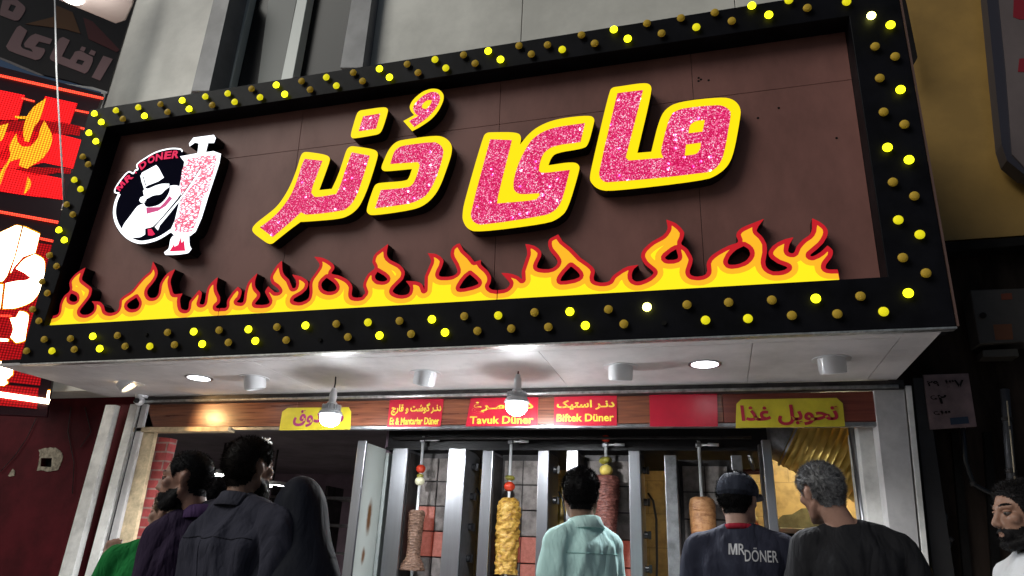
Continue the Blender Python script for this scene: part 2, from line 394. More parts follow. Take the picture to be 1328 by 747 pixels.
obj('rail', MB().tube([(-4.9, 4.965, 2.6), (1.2, 4.965, 2.6)], .012, 8), m_trim, B, smooth=True)
# fascia
FZ0, FZ1 = 2.385, 2.585
for a, b, mm in ((-4.87, -3.3, m_wood), (-3.297, -2.02, m_wood), (-2.017, .09, m_wood), (.093, 1.13, m_woodred)):
    obj('fascia_board', MB().box((a, 5.03, FZ0), (b, 5.09, FZ1)), mm, B, .002)
obj('fascia_trim', MB().box((-3.9, 5.032, FZ0 - .03), (1.13, 5.09, FZ0 - .003)), m_steel2, B, .003)
obj('cream_trim', MB().box((-4.9, 5.0, FZ0 - .045), (-3.9, 5.09, FZ0 - .004)), m_cream, B, .004)
# right pillar: plaster face, joint and tiled jamb
slab('pillar', [(1133, 505), (1172, 500), (1196, 750), (1161, 750)], 5.0, .5, m_stone, B, .004)
slab('pillar_edge', [(1174, 500), (1182, 500), (1207, 750), (1199, 750)], 5.0, .45, m_white, B, .003)
slab('jamb', [(1112, 552), (1131, 552), (1158, 750), (1134, 750)], 5.16, .4, m_white, B, .004)
# left jamb of three vertical strips
slab('jamb', [(137, 525), (150, 525), (90, 760), (72, 760)], 4.96, .06, m_white, B, .004)
slab('jamb_recess', [(151, 525), (170, 525), (115, 760), (92, 760)], 5.1, .2, m_redwall, B)
slab('jamb', [(169, 524), (179, 524), (119, 760), (106, 760)], 4.98, .05, m_white, B, .004)
slab('jamb', [(182, 524), (191, 524), (137, 760), (122, 760)], 5.0, .05, m_stone, B, .004)
slab('jamb', [(191, 524), (201, 560), (160, 760), (137, 760)], 5.03, .04, m_cream, B, .004)
slab('brick_column', [(198, 566), (221, 568), (177, 760), (153, 760)], 5.1, .09, m_brick, B, .004)

# ------------------------------------------------------------------ rooms inside
tag(wbox('back_wall', (-2.9, 7.4, .17), (1.6, 7.5, 3.1), m_tan), kind='structure')
tag(wbox('dining_wall', (-12, 11.8, .17), (-2.9, 11.9, 3.1), m_plum), kind='structure')
tag(wbox('partition_wall', (-2.98, 6.1, .17), (-2.905, 11.8, 3.1), m_plum), kind='structure')
tag(wbox('ceiling', (-12, 5.31, 2.75), (1.6, 11.9, 2.85), m_ceil), kind='structure')
tag(wbox('side_wall', (1.3, 5.6, .17), (1.4, 7.4, 2.75), m_tan), kind='structure')
tag(wbox('side_wall', (-12.1, 5.0, .17), (-12, 11.9, 3.1), m_plum), kind='structure')
for i, (x, y) in enumerate(((285, 616), (353, 630))):
    p = at(x, y, 8.2 + i * .6)
    t = thing('ceiling_light', ['round white ceiling light behind the balding man in purple', 'small round ceiling light right of the tall dark haired man'][i], 'ceiling light', p)
    obj('rim', MB().lathe([(.2, .0), (.22, .0), (.22, .05), (.2, .05)], p, 28), m_white, t, smooth=True, auto=40)
    obj('diffuser', MB().lathe([(.001, -.012), (.12, -.01), (.198, .002), (.198, .03), (.001, .03)], p, 28), g_white, t, smooth=True)
    obj('stem', MB().tube([p + Vector((0, 0, .05)), Vector((p.x, p.y, 2.75))], .015, 8), m_char, t)
p = atz(1085, 556, 2.62)
t = thing('tube_light', 'bright white tube light over the yellow duct', 'tube light', p)
obj('tube', MB().box((p.x - .22, p.y - .05, p.z), (p.x + .3, p.y + .05, p.z + .04)), glow('tube_white', (1, .9, .62), 105.0), t, .01)
obj('housing', MB().box((p.x - .25, p.y - .07, p.z + .042), (p.x + .33, p.y + .07, p.z + .13)), m_white, t, .006)

a = at(404, 690, 7.6)
t = thing('shelving', 'dim dark shelving with pale edges, left of the white side cabinet', 'shelves', (a.x, 7.6, .17))
for k in range(6): obj('shelf', MB().box((a.x - .6, 7.55, .5 + k * .3), (a.x + .9, 7.95, .53 + k * .3)), m_steel2, t, .003)
for q in (-.6, .13, .87): obj('upright', MB().box((a.x + q, 7.56, .17), (a.x + q + .03, 7.94, 2.15)), m_char, t)
a = at(340, 572, 5.0)
t = thing('torn_tape', 'shred of torn white tape stuck under the end of the cream trim', 'tape', a)
mb = MB(); rr = random.Random(4)
for k in range(7):
    x = 334 + k * 2.6; P = [at(x + rr.uniform(-4, 6), 567 + rr.uniform(0, 9), 4.99 + rr.uniform(0, .02)) for _ in range(4)]
    mb.tube(P, [.004, .008, .007, .002], 5)
obj('shred', mb, m_white, t)
# exhaust duct, pole, shelf on the right
m_duct = M_('golden_foil', (.66, .45, .11), .34, .5, var=(3, .2))
t = thing('exhaust_duct', 'fat ribbed golden exhaust duct above the grey haired man', 'duct', at(1050, 590, 6.2))
P0, P1, P2 = at(975, 545, 6.2), at(1026, 563, 6.2), at(1150, 622, 6.2)
pts, rad = [], []
for i in range(61):
    q = i / 60; pts.append(P1.lerp(P2, q) + Vector((0, 0, .0))); rad.append(.27 + (.007 if i % 4 == 0 else -.002))
obj('ribbed_sleeve', MB().tube(pts, rad, 28), m_duct, t, smooth=True, auto=60)
obj('steel_elbow', MB().tube([P0 + Vector((-.3, .1, .25)), P0, P1 + (P1 - P0) * .15], .255, 28), m_steel2, t, smooth=True, auto=60)
obj('clamp_ring', MB().tube([P1 + (P2 - P1) * .01, P1 + (P2 - P1) * .03], .282, 28), m_steel, t, smooth=True, auto=40)
a = at(1104, 556, 5.3)
t = thing('metal_pole', 'slim round metal pole at the right jamb of the shopfront', 'pole', (a.x, 5.3, .17))
obj('shaft', MB().tube([(a.x, 5.3, .17), (a.x, 5.3, 2.6)], .021, 12), m_steel, t, smooth=True)
obj('bracket', MB().tube([(a.x, 5.3, 2.03), (a.x + .14, 5.3, 2.03)], .006, 8), m_char, t)
obj('foot_plate', MB().lathe([(.05, .17), (.05, .18), (.022, .185)], (a.x, 5.3, 0), 16), m_steel2, t)
a = at(1000, 688, 6.6)
t = thing('wall_shelf', 'long pale wall shelf left of the grey haired man', 'shelf', (a.x, 6.6, a.z))
obj('shelf_board', MB().box((a.x, 6.5, a.z - .02), (a.x + .62, 6.85, a.z + .02)), M_('pale_board', (.5, .44, .32), .5, var=(6, .2)), t, .004)
obj('cabinet', MB().box((a.x + .01, 6.55, .6), (a.x + .6, 6.84, a.z - .022)), m_black, t, .004)
mb = MB(); prof = [(0, 0), (.62, 0), (.62, .17), (.5, .2), (.28, .18), (.2, .13), (.12, .12), (.04, .05)]
mb.prism([[(a.x + u, a.z + .02 + v) for u, v in prof]], 0, -.03, FY(6.8)); obj('board_offcut', mb, M_('green_grey_board', (.16, .15, .09), .7, var=(8, .4)), t)
q = at(976, 683, 6.35)
t = thing('red_canister', 'glossy red canister between the capped man and the steel post', 'canister', q)
obj('canister_body', MB().lathe([(.06, -.5), (.08, -.48), (.085, -.04), (.075, .0), (.05, .02), (.001, .022)], q, 20), M_('red_plastic', (.6, .02, .02), .25, coat=.5), t, smooth=True)
obj('lid', MB().lathe([(.05, .02), (.05, .06), (.03, .1), (.001, .105)], q, 20), M_('clear_lid', (.5, .42, .2), .2), t, smooth=True)

# ------------------------------------------------------------------ doner grills
m_tile = M_('burner_tile', (.28, .245, .23), .75, var=(10, .5), bump=(60, .3))
m_hot = M_('hot_burner_tile', (.36, .15, .12), .7, emit=(1, .16, .09), es=.13, var=(40, .3))
m_side = M_('grill_side', (.25, .25, .27), .38, .75, var=(3, .4))
m_knob = M_('black_knob', (.012, .012, .014), .3)
GR = [(-2.66, -2.515, -2.145, -1.99, 2.294, 1), (-1.842, -1.75, -1.366, -1.275, 2.277, 1), (-1.129, -1.036, -.634, -.543, 2.278, 1), (-.361, -.267, .135, .215, 2.244, 0)]
GL = ['steel doner grill holding the thin pale brown meat, first from the left', 'steel doner grill holding the yellow chicken, with bright steel posts',
      'steel doner grill behind the man in the mint shirt', 'steel doner grill beside the capped man, with darker sooty tiles']
hot = [{(0, 2), (0, 3), (1, 3)}, {(0, 3), (1, 3), (1, 4)}, {(1, 3), (0, 3), (1, 4)}, set()]
for gi, (a, b, c, d, zt, kn) in enumerate(GR):
    g = thing('doner_grill', GL[gi], 'grill', ((a + d) / 2, 5.7, .98), 'doner grills side by side behind the shopfront')
    for x0, x1 in ((a, b), (c, d)):
        obj('post', MB().box((x0, 5.6, 1.0), (x1, 5.632, zt)), m_steel if gi < 3 else m_steel2, g, .006)
        obj('side_panel', MB().box((x0 + .004, 5.634, 1.0), (x1 - .004, 6.0, zt - .006)), m_side, g, .004)
    obj('back_panel', MB().box((b + .002, 5.88, 1.0), (c - .002, 5.9, zt)), m_char, g)
    obj('inner_side', MB().box((b - .002, 5.64, 1.0), (b + .006, 5.88, zt - .03)), m_char, g)
    obj('inner_side', MB().box((c - .006, 5.64, 1.0), (c + .002, 5.88, zt - .03)), m_char, g)
    w = (c - b - .05) / 2
    for r in range(6):
        for q in range(2):
            z1 = zt - .05 - r * .205; x0 = b + .025 + q * w
            obj('burner_tile', MB().box((x0 + .004, 5.862, z1 - .195), (x0 + w - .004, 5.878, z1)), m_hot if (q, r) in hot[gi] else m_tile, g, .004)
    obj('tray', MB().box((b - .05, 5.45, .98), (c + .05, 5.86, .998)), m_steel2, g, .003)
    if kn:
        for r in range(4):
            zz = zt - .13 - .245 * r
            k = obj('knob', MB().tube([(d, 5.8, zz), (d + .028, 5.8, zz)], [.03, .026], 14), m_knob, g, smooth=True, auto=40)
            obj('grip', MB().box((d + .029, 5.794, zz - .03), (d + .05, 5.806, zz + .03)), m_knob, k, .002)
        obj('gas_hose', MB().tube([(d + .03, 5.85, zt - .3), (d + .07, 5.84, zt - .36), (d + .09, 5.84, zt - .5), (d + .085, 5.84, zt - .8), (d + .06, 5.84, zt - 1.2)], .009, 8), m_knob, g, smooth=True)
# the counter the grills stand on
t = thing('grill_counter', 'steel counter carrying the row of doner grills', 'counter', (-1.2, 5.8, .17))
obj('counter_top', MB().box((-2.95, 5.25, .93), (.6, 6.25, .978)), m_steel2, t, .006)
obj('counter_front', MB().box((-2.9, 5.32, .17), (.55, 5.36, .928)), m_steel, t, .004)
obj('hood', MB().box((0, 0, 0), (.01, .01, .01)), m_char, t) if False else None
m_hood = M_('sooty_black_hood', (.012, .011, .012), .4, .0, var=(6, .5), spec=.25)
t = thing('extractor_hood', 'dark sooty extractor hood running above the doner grills', 'hood', (-1.2, 5.9, 2.45))
obj('canopy', MB().loft([[(-2.8, 5.78, 2.31), (.42, 5.78, 2.31), (.42, 6.25, 2.2), (-2.8, 6.25, 2.2)], [(-2.8, 5.78, 2.56), (.42, 5.78, 2.56), (.42, 6.25, 2.56), (-2.8, 6.25, 2.56)],
                           [(-2.5, 5.8, 2.74), (.2, 5.8, 2.74), (.2, 6.2, 2.74), (-2.5, 6.2, 2.74)]]), m_hood, t)
obj('lip', MB().box((-2.81, 5.76, 2.3), (.43, 5.777, 2.33)), m_hood, t, .003)
obj('spit_rail', MB().tube([(-2.7, 5.66, 2.385), (.3, 5.66, 2.385)], .012, 8), m_char, t, smooth=True)
# tall side shield left of the grills, free post at the right
t = thing('side_shield', 'tall white side cabinet with brown scorch stains and a steel front edge', 'grill shield', (-2.78, 5.5, .17))
m_scorch = bpy.data.materials.new('scorched_white'); m_scorch.use_nodes = True
nt = m_scorch.node_tree; bb = nt.nodes['Principled BSDF']; bb.inputs['Roughness'].default_value = .35
tc = nt.nodes.new('ShaderNodeTexCoord'); nz = nt.nodes.new('ShaderNodeTexNoise'); nz.inputs['Scale'].default_value = 9; nz.inputs['Detail'].default_value = 5; nt.links.new(tc.outputs['Object'], nz.inputs[0])
last = None
for cy, cz, sy, sz in ((5.53, 1.72, .05, .15), (5.5, 1.42, .035, .07)):
    mp = nt.nodes.new('ShaderNodeMapping'); mp.vector_type = 'TEXTURE'; mp.inputs['Location'].default_value = (0, cy, cz); mp.inputs['Scale'].default_value = (100, sy, sz); nt.links.new(tc.outputs['Object'], mp.inputs[0])
    ln = nt.nodes.new('ShaderNodeVectorMath'); ln.operation = 'LENGTH'; nt.links.new(mp.outputs[0], ln.inputs[0])
    ad = nt.nodes.new('ShaderNodeMath'); ad.operation = 'ADD'; nt.links.new(ln.outputs['Value'], ad.inputs[0]); nt.links.new(nz.outputs[0], ad.inputs[1])
    if last: mn = nt.nodes.new('ShaderNodeMath'); mn.operation = 'MINIMUM'; nt.links.new(ad.outputs[0], mn.inputs[0]); nt.links.new(last.outputs[0], mn.inputs[1]); last = mn
    else: last = ad
rp = nt.nodes.new('ShaderNodeValToRGB'); rp.color_ramp.elements[0].position = .6; rp.color_ramp.elements[0].color = (.2, .09, .03, 1); rp.color_ramp.elements[1].position = 1.0; rp.color_ramp.elements[1].color = (.62, .66, .62, 1)
mr = nt.nodes.new('ShaderNodeMath'); mr.operation = 'MULTIPLY'; mr.inputs[1].default_value = .62; nt.links.new(last.outputs[0], mr.inputs[0])
nt.links.new(mr.outputs[0], rp.inputs[0]); nt.links.new(rp.outputs[0], bb.inputs['Base Color'])
obj('panel', MB().box((-2.84, 5.33, .5), (-2.78, 5.72, 2.3)), m_scorch, t, .004)
obj('steel_edge', MB().box((-2.845, 5.3, .5), (-2.765, 5.328, 2.31)), m_steel, t, .004)
obj('rear_edge', MB().box((-2.85, 5.722, .5), (-2.75, 5.9, 2.27)), M_('grey_green_metal', (.35, .38, .37), .5, .3), t, .004)
obj('plinth', MB().box((-2.85, 5.3, .17), (-2.76, 5.9, .498)), m_char, t)
a = at(993, 572, 5.45)
t = thing('steel_post', 'narrow free standing steel post right of the capped man', 'post', (a.x, 5.45, .17))
obj('channel', MB().box((a.x - .03, 5.45, .18), (a.x + .035, 5.5, a.z + .01)), m_steel, t, .005)
obj('dark_flange', MB().box((a.x - .055, 5.47, .18), (a.x - .032, 5.56, a.z - .02)), m_char, t, .003)
obj('base_plate', MB().box((a.x - .08, 5.4, .17), (a.x + .08, 5.58, .179)), m_steel2, t, .002)
a = at(965, 565, 5.9)
t = thing('steel_bracket', 'rusty angled steel brace under the duct beside the last grill', 'bracket', a)
obj('brace', MB().tube([a, at(978, 612, 5.9)], .018, 6), m_steel2, t)
obj('crossbar', MB().tube([at(962, 612, 5.9), at(985, 612, 5.9)], .02, 6), M_('rust_red', (.15, .04, .03), .6), t)
q = at(727, 678, 6.2)
t = thing('yellow_sack', 'crumpled yellow sack behind the steel posts left of the mint shirt', 'sack', q)
mb = MB(); mb.ell((0, 0, 0), (.11, .1, .2), 24, 16)
mb.v = [tuple(Vector(v) * (1 + .22 * noise.noise(Vector(v) * 9)) + q) for v in mb.v]
obj('sack_body', mb, M_('yellow_plastic', (.55, .36, .06), .4, var=(12, .3)), t, smooth=True)
obj('tied_neck', MB().tube([q + Vector((0, 0, .18)), q + Vector((.01, 0, .24)), q + Vector((.03, 0, .29))], [.03, .02, .045], 10), M_('yellow_plastic_dark', (.45, .3, .06), .4), t, smooth=True)

# ------------------------------------------------------------------ skewers with meat
m_rod = M_('bright_rod', (.75, .75, .76), .3, .35)
m_tom = M_('tomato', (.62, .05, .02), .22, var=(14, .4), coat=.3)
m_pep = M_('green_pepper', (.24, .22, .03), .35, var=(14, .5))
m_onion = M_('onion', (.78, .75, .52), .3, coat=.3)
m_lemon = M_('lemon', (.75, .58, .13), .35, var=(14, .2))
def meat_mat(name, cols, sc, rough=.45, stretch=(1, 1, 2.2)):
    m = M_(name, cols[0], rough); t = m.node_tree; b = t.nodes['Principled BSDF']
    tc = t.nodes.new('ShaderNodeTexCoord'); mp = t.nodes.new('ShaderNodeMapping'); mp.inputs['Scale'].default_value = stretch; t.links.new(tc.outputs['Object'], mp.inputs[0])
    n = t.nodes.new('ShaderNodeTexNoise'); n.inputs['Scale'].default_value = sc; n.inputs['Detail'].default_value = 7; n.inputs['Roughness'].default_value = .7; t.links.new(mp.outputs[0], n.inputs[0])
    r = t.nodes.new('ShaderNodeValToRGB'); e = r.color_ramp.elements
    e[0].position = .34; e[0].color = (*cols[0], 1); e[1].position = .7; e[1].color = (*cols[-1], 1)
    for i, c in enumerate(cols[1:-1]): q = e.new(.34 + .36 * (i + 1) / (len(cols) - 1)); q.color = (*c, 1)
    t.links.new(n.outputs[0], r.inputs[0]); t.links.new(r.outputs[0], b.inputs['Base Color'])
    bp = t.nodes.new('ShaderNodeBump'); bp.inputs['Strength'].default_value = .6; bp.inputs['Distance'].default_value = .012; t.links.new(n.outputs[0], bp.inputs['Height']); t.links.new(bp.outputs[0], b.inputs['Normal'])
    return m
def meat(c, prof, kind, seed):
    """stacked slices on a spit: prof = [(z, r)], uneven layer edges"""
    zs = np.linspace(prof[0][0], prof[-1][0], 110); rs = np.interp(zs, [p[0] for p in prof], [p[1] for p in prof]); n = 56; rings = []
    for i, (z, r) in enumerate(zip(zs, rs)):
        ring = []
        for j in range(n):
            a = 2 * math.pi * j / n; q = Vector((math.cos(a), math.sin(a), 0))
            if kind == 'slices':
                lay = math.sin((z + .014 * noise.noise(Vector((q.x*1.3, q.y*1.3, z*5 + seed)))) * 2 * math.pi / .021)
                k = 1 + .055 * lay + .08 * noise.noise(Vector((q.x*2, q.y*2, z*24 + seed))) + .04 * noise.noise(Vector((q.x*7, q.y*7, z*60)))
            elif kind == 'chunks':
                k = 1 + .2 * noise.noise(Vector((q.x*2.2, q.y*2.2, z*26 + seed))) + .12 * noise.noise(Vector((q.x*5, q.y*5, z*55 + seed)))
            else:
                k = 1 + .03 * noise.noise(Vector((q.x*3, q.y*3, z*8 + seed))) + .022 * noise.noise(Vector((q.x*9, q.y*9, z*30 + seed))) - (.05 if (abs((z*9) % 1 - .5) < .05 and noise.noise(Vector((q.x*2, q.y*2, z*3))) > .1) else 0)
            ring.append((c.x + q.x*r*k, c.y + q.y*r*k, z + .006 * noise.noise(Vector((q.x*3, q.y*3, z*20)))))
        rings.append(ring)
    return MB().loft(rings)
SK = [ # meat axis pixel x, top y, bottom y, rod top y; look
 dict(x=541, yt=662, yb=740, rod=566, prof=[(-.47,.12),(-.42,.1),(-.37,.066),(-.3,.064),(-.15,.07),(-.02,.077),(0,.066)], kind='slices', m=meat_mat('brown_lamb', [(.06,.03,.02),(.2,.112,.075),(.33,.21,.15)], 38),
      label='skewer of thin grey brown sliced meat topped by a tomato and white onion', veg=[('tomato',608,.042),('pepper',617,.03),('onion',624,.043)]),
 dict(x=660, yt=646, yb=742, rod=568, prof=[(-.58,.1),(-.5,.098),(-.3,.103),(-.1,.108),(-.03,.095),(0,.055)], kind='chunks', m=meat_mat('yellow_chicken', [(.13,.05,.012),(.42,.22,.03),(.58,.36,.07),(.7,.52,.24)], 22),
      label='skewer of yellow marinated chicken under a tomato', veg=[('pepper',620,.04),('tomato',631,.047)]),
 dict(x=786, yt=617, yb=742, rod=572, prof=[(-.7,.062),(-.5,.075),(-.3,.1),(-.1,.118),(-.02,.118),(0,.09)], kind='slices', m=meat_mat('red_brown_beef', [(.06,.018,.014),(.2,.065,.05),(.34,.14,.11)], 30),
      label='skewer of dark red beef tapering downwards beside the mint shirt', veg=[('tomato',569,.035),('pepper',597,.05),('lemon',610,.053)]),
 dict(x=910, yt=645, yb=750, rod=572, prof=[(-.75,.08),(-.5,.095),(-.2,.108),(-.05,.11),(-.015,.1),(0,.07)], kind='smooth', m=meat_mat('orange_mince', [(.2,.075,.025),(.42,.2,.08),(.5,.27,.12)], 16),
      label='skewer of smooth orange brown meat left of the capped man', veg=[]),
]
VEGN = {'tomato': m_tom, 'pepper': m_pep, 'onion': m_onion, 'lemon': m_lemon}
YS = 5.7
for s in SK:
    top = at(s['x'] + (668 - 660) * 0, s['yt'], YS); c = Vector((top.x, YS, top.z)); rt = at(s['x'] + (557 - 541 if s['x'] == 541 else 5), s['rod'], YS)
    t = thing('meat_skewer', s['label'], 'meat skewer', (c.x, YS, 1.0), 'meat skewers on the doner grills')
    obj('rod', MB().tube([(c.x, YS, 1.0), (c.x, YS, rt.z)], .0125, 10), m_rod, t, smooth=True)
    obj('meat', meat(c, [(c.z + z, r * .88) for z, r in s['prof']], s['kind'], s['x'] * .1), s['m'], t, smooth=True)
    obj('crank', MB().tube([(c.x - .02, YS, rt.z - .03), (c.x + .06, YS, rt.z - .03), (c.x + .075, YS, rt.z - .028), (c.x + .15, YS, rt.z - .03)], [.014, .008, .014, .011], 8), m_rod, t, smooth=True)
    obj('rod_clamp', MB().box((c.x - .024, YS - .02, rt.z - .05), (c.x + .018, YS + .02, rt.z - .015)), m_steel2, t, .003)
    for nm, y, r in s['veg']:
        z = at(s['x'], y, YS).z; mb = MB()
        mb.ell((c.x, YS, z), (r, r, r * (.86 if nm != 'pepper' else .6)), 20, 12)
        if nm == 'pepper': mb.v = [tuple(Vector(v) + (Vector(v) - Vector((c.x, YS, z))) * .35 * noise.noise(Vector(v) * 22)) for v in mb.v]
        obj(nm, mb, VEGN[nm], t, smooth=True)
# ------------------------------------------------------------------ the big sign
FS = Frame((0, 3.87, 2.65), (1, 0, 0), (0, -.066, .998))
U0, U1, V0, V1 = -4.965, 1.25, .004, 2.165
sg = thing('shop_sign', 'big black framed brown shop sign ringed with yellow bulbs, with lit pink letters and flames', 'sign', FS.M)
def sobj(name, mb, mat, parent, **k): return obj(name, mb, mat, parent, local=True, **k)
IU0, IU1, IV0, IV1 = -4.69, .966, .292, 1.972
fr = MB(); fr.prism([[(U0, V0), (U1, V0), (U1, V1), (U0 + .095, V1)], [(-4.82, IV0), (IU1, IV0), (IU1, IV1), (-4.64, IV1)]], 0, -.2)
frame = sobj('frame', fr, m_dark, sg, bevel=.004)
sobj('edge_lip', MB().box((U0, V0 - .012, -.06), (U1, V0 - .002, .004)), m_trim, sg)
sobj('edge_lip', MB().box((U1 + .002, V0, -.06), (U1 + .012, V1, .004)), M_('brown_lip', (.12, .07, .06), .4), sg)
sobj('casing', MB().box((U0 + .11, V0 + .05, -1.0), (U1 - .01, V1 - .02, -.205)), m_dark, sg)
PD = -.15
us = [IU0 + .001, -3.55, -2.62, -1.44, -.29, .28, IU1 - .001]; 
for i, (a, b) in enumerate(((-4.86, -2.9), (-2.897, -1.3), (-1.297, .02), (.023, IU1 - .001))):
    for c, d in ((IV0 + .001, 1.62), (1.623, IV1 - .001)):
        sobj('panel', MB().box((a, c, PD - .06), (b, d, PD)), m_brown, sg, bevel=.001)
# small fixing holes left open in the panels
hp = MB()
for x, y in ((906, 101), (909, 103), (906, 105), (919, 104), (1010, 140), (1085, 179), (983, 153), (1073, 371)):
    a, b = FS.px(x, y, PD + .001); hp.lathe([(.001, PD + .0012), (.007, PD + .0014), (.008, PD + .0002)], (a, b, 0), 10)
sobj('fixing_hole', hp, m_black, sg)

# yellow marquee bulbs, in the pairs and states the photo shows
mk = {'B': glow('bulb_lit_bright', (.95, .95, .01), 3.0, base=(.8, .75, .02)), 'M': glow('bulb_lit_soft', (.75, .68, .01), .72, base=(.7, .6, .02)),
      'D': glow('bulb_unlit', (.25, .16, .01), .16, base=(.52, .34, .05)), 'X': m_black, 'S': glow('bulb_flash', (1, 1, .2), 9.0)}
RAW = """57,440D 91,439D 120,436B 152,435D 187,433X 217,431D 251,430B 284,428D 322,427B 359,424D 396,422B 436,420D 477,418M 518,416D 560,414B 602,410D 646,409M 693,405D 739,404B 789,401D 839,398S 891,395D 945,392D 1001,389D 1058,387B 1116,384D 1178,380B
34,455D 67,455M 96,453D 129,452B 162,449D 194,449M 226,447D 262,446B 296,444D 331,442B 371,441D 413,440X 451,437D 492,435B 533,433D 577,431B 619,429D 663,426D 711,424D 759,422B 809,420D 861,418X 915,415M 970,413M 1027,409D 1086,407D 1146,404M
122,147B 150,143M 179,139M 208,135D 236,130B 266,125M 295,121M 326,115D 358,110B 391,105D 423,100M 458,94D 492,89B 528,83D 564,77M 601,71D 633,66B 673,59D 710,58D 754,45D 796,38B 839,30D 883,23D 927,16D 975,7B 1023,0M
131,158B 159,154D 187,150B 217,145D 245,141B 275,136D 304,132M 337,126M 369,122B 402,116D 436,111M 470,105D 505,100B 542,94D 578,88M 616,82D 649,77B 689,70D 729,64M 771,56D 814,50B 858,43D 903,35M 949,27D 997,19B 1047,10D 1098,2M
1130,20S 1135,60D 1141,101D 1146,145D 1151,191B 1158,236D 1165,285M 1171,334D 1155,32B 1161,73D 1168,116B 1173,161D 1179,207B 1186,254D 1193,304M 1201,354D
115,172B 107,203D 96,233M 86,265D 76,298B 64,331D 54,365D 42,401D 124,183B 114,213D 104,245M 94,278D 83,311B 73,345D 61,380D 50,416D"""
bl = []
for tok in RAW.split():
    xy, st = tok[:-1], tok[-1]; x, y = map(float, xy.split(','))
    a, b = FS.px(x, y, .024); bl.append((np.linalg.norm(np.array(FS.M @ Vector((a, b, .03))) - CAMP), a, b, st))
bl.sort()
def bulb_mb(mb, a, b, st):
    if st == 'X': mb.lathe([(.014, 0.001), (.014, .012), (.001, .012)], (a, b, 0), 10)
    else: mb.lathe([(.011, .001), (.011, .016), (.0245, .0165), (.026, .022), (.024, .03), (.015, .035), (.001, .0365)], (a, b, 0), 14)
for d_, a, b, st in bl[:100]:
    mb = MB(); bulb_mb(mb, a, b, st); sobj('marquee_bulb', mb, mk[st], sg, smooth=True, auto=60)
rest = MB(); order = ['B', 'M', 'D', 'X', 'S']
for d_, a, b, st in bl[100:]:
    rest.cur = order.index(st); bulb_mb(rest, a, b, st)
tag(sobj('marquee_bulb', rest, [mk[k] for k in order], sg, smooth=True, auto=60), kind='stuff')

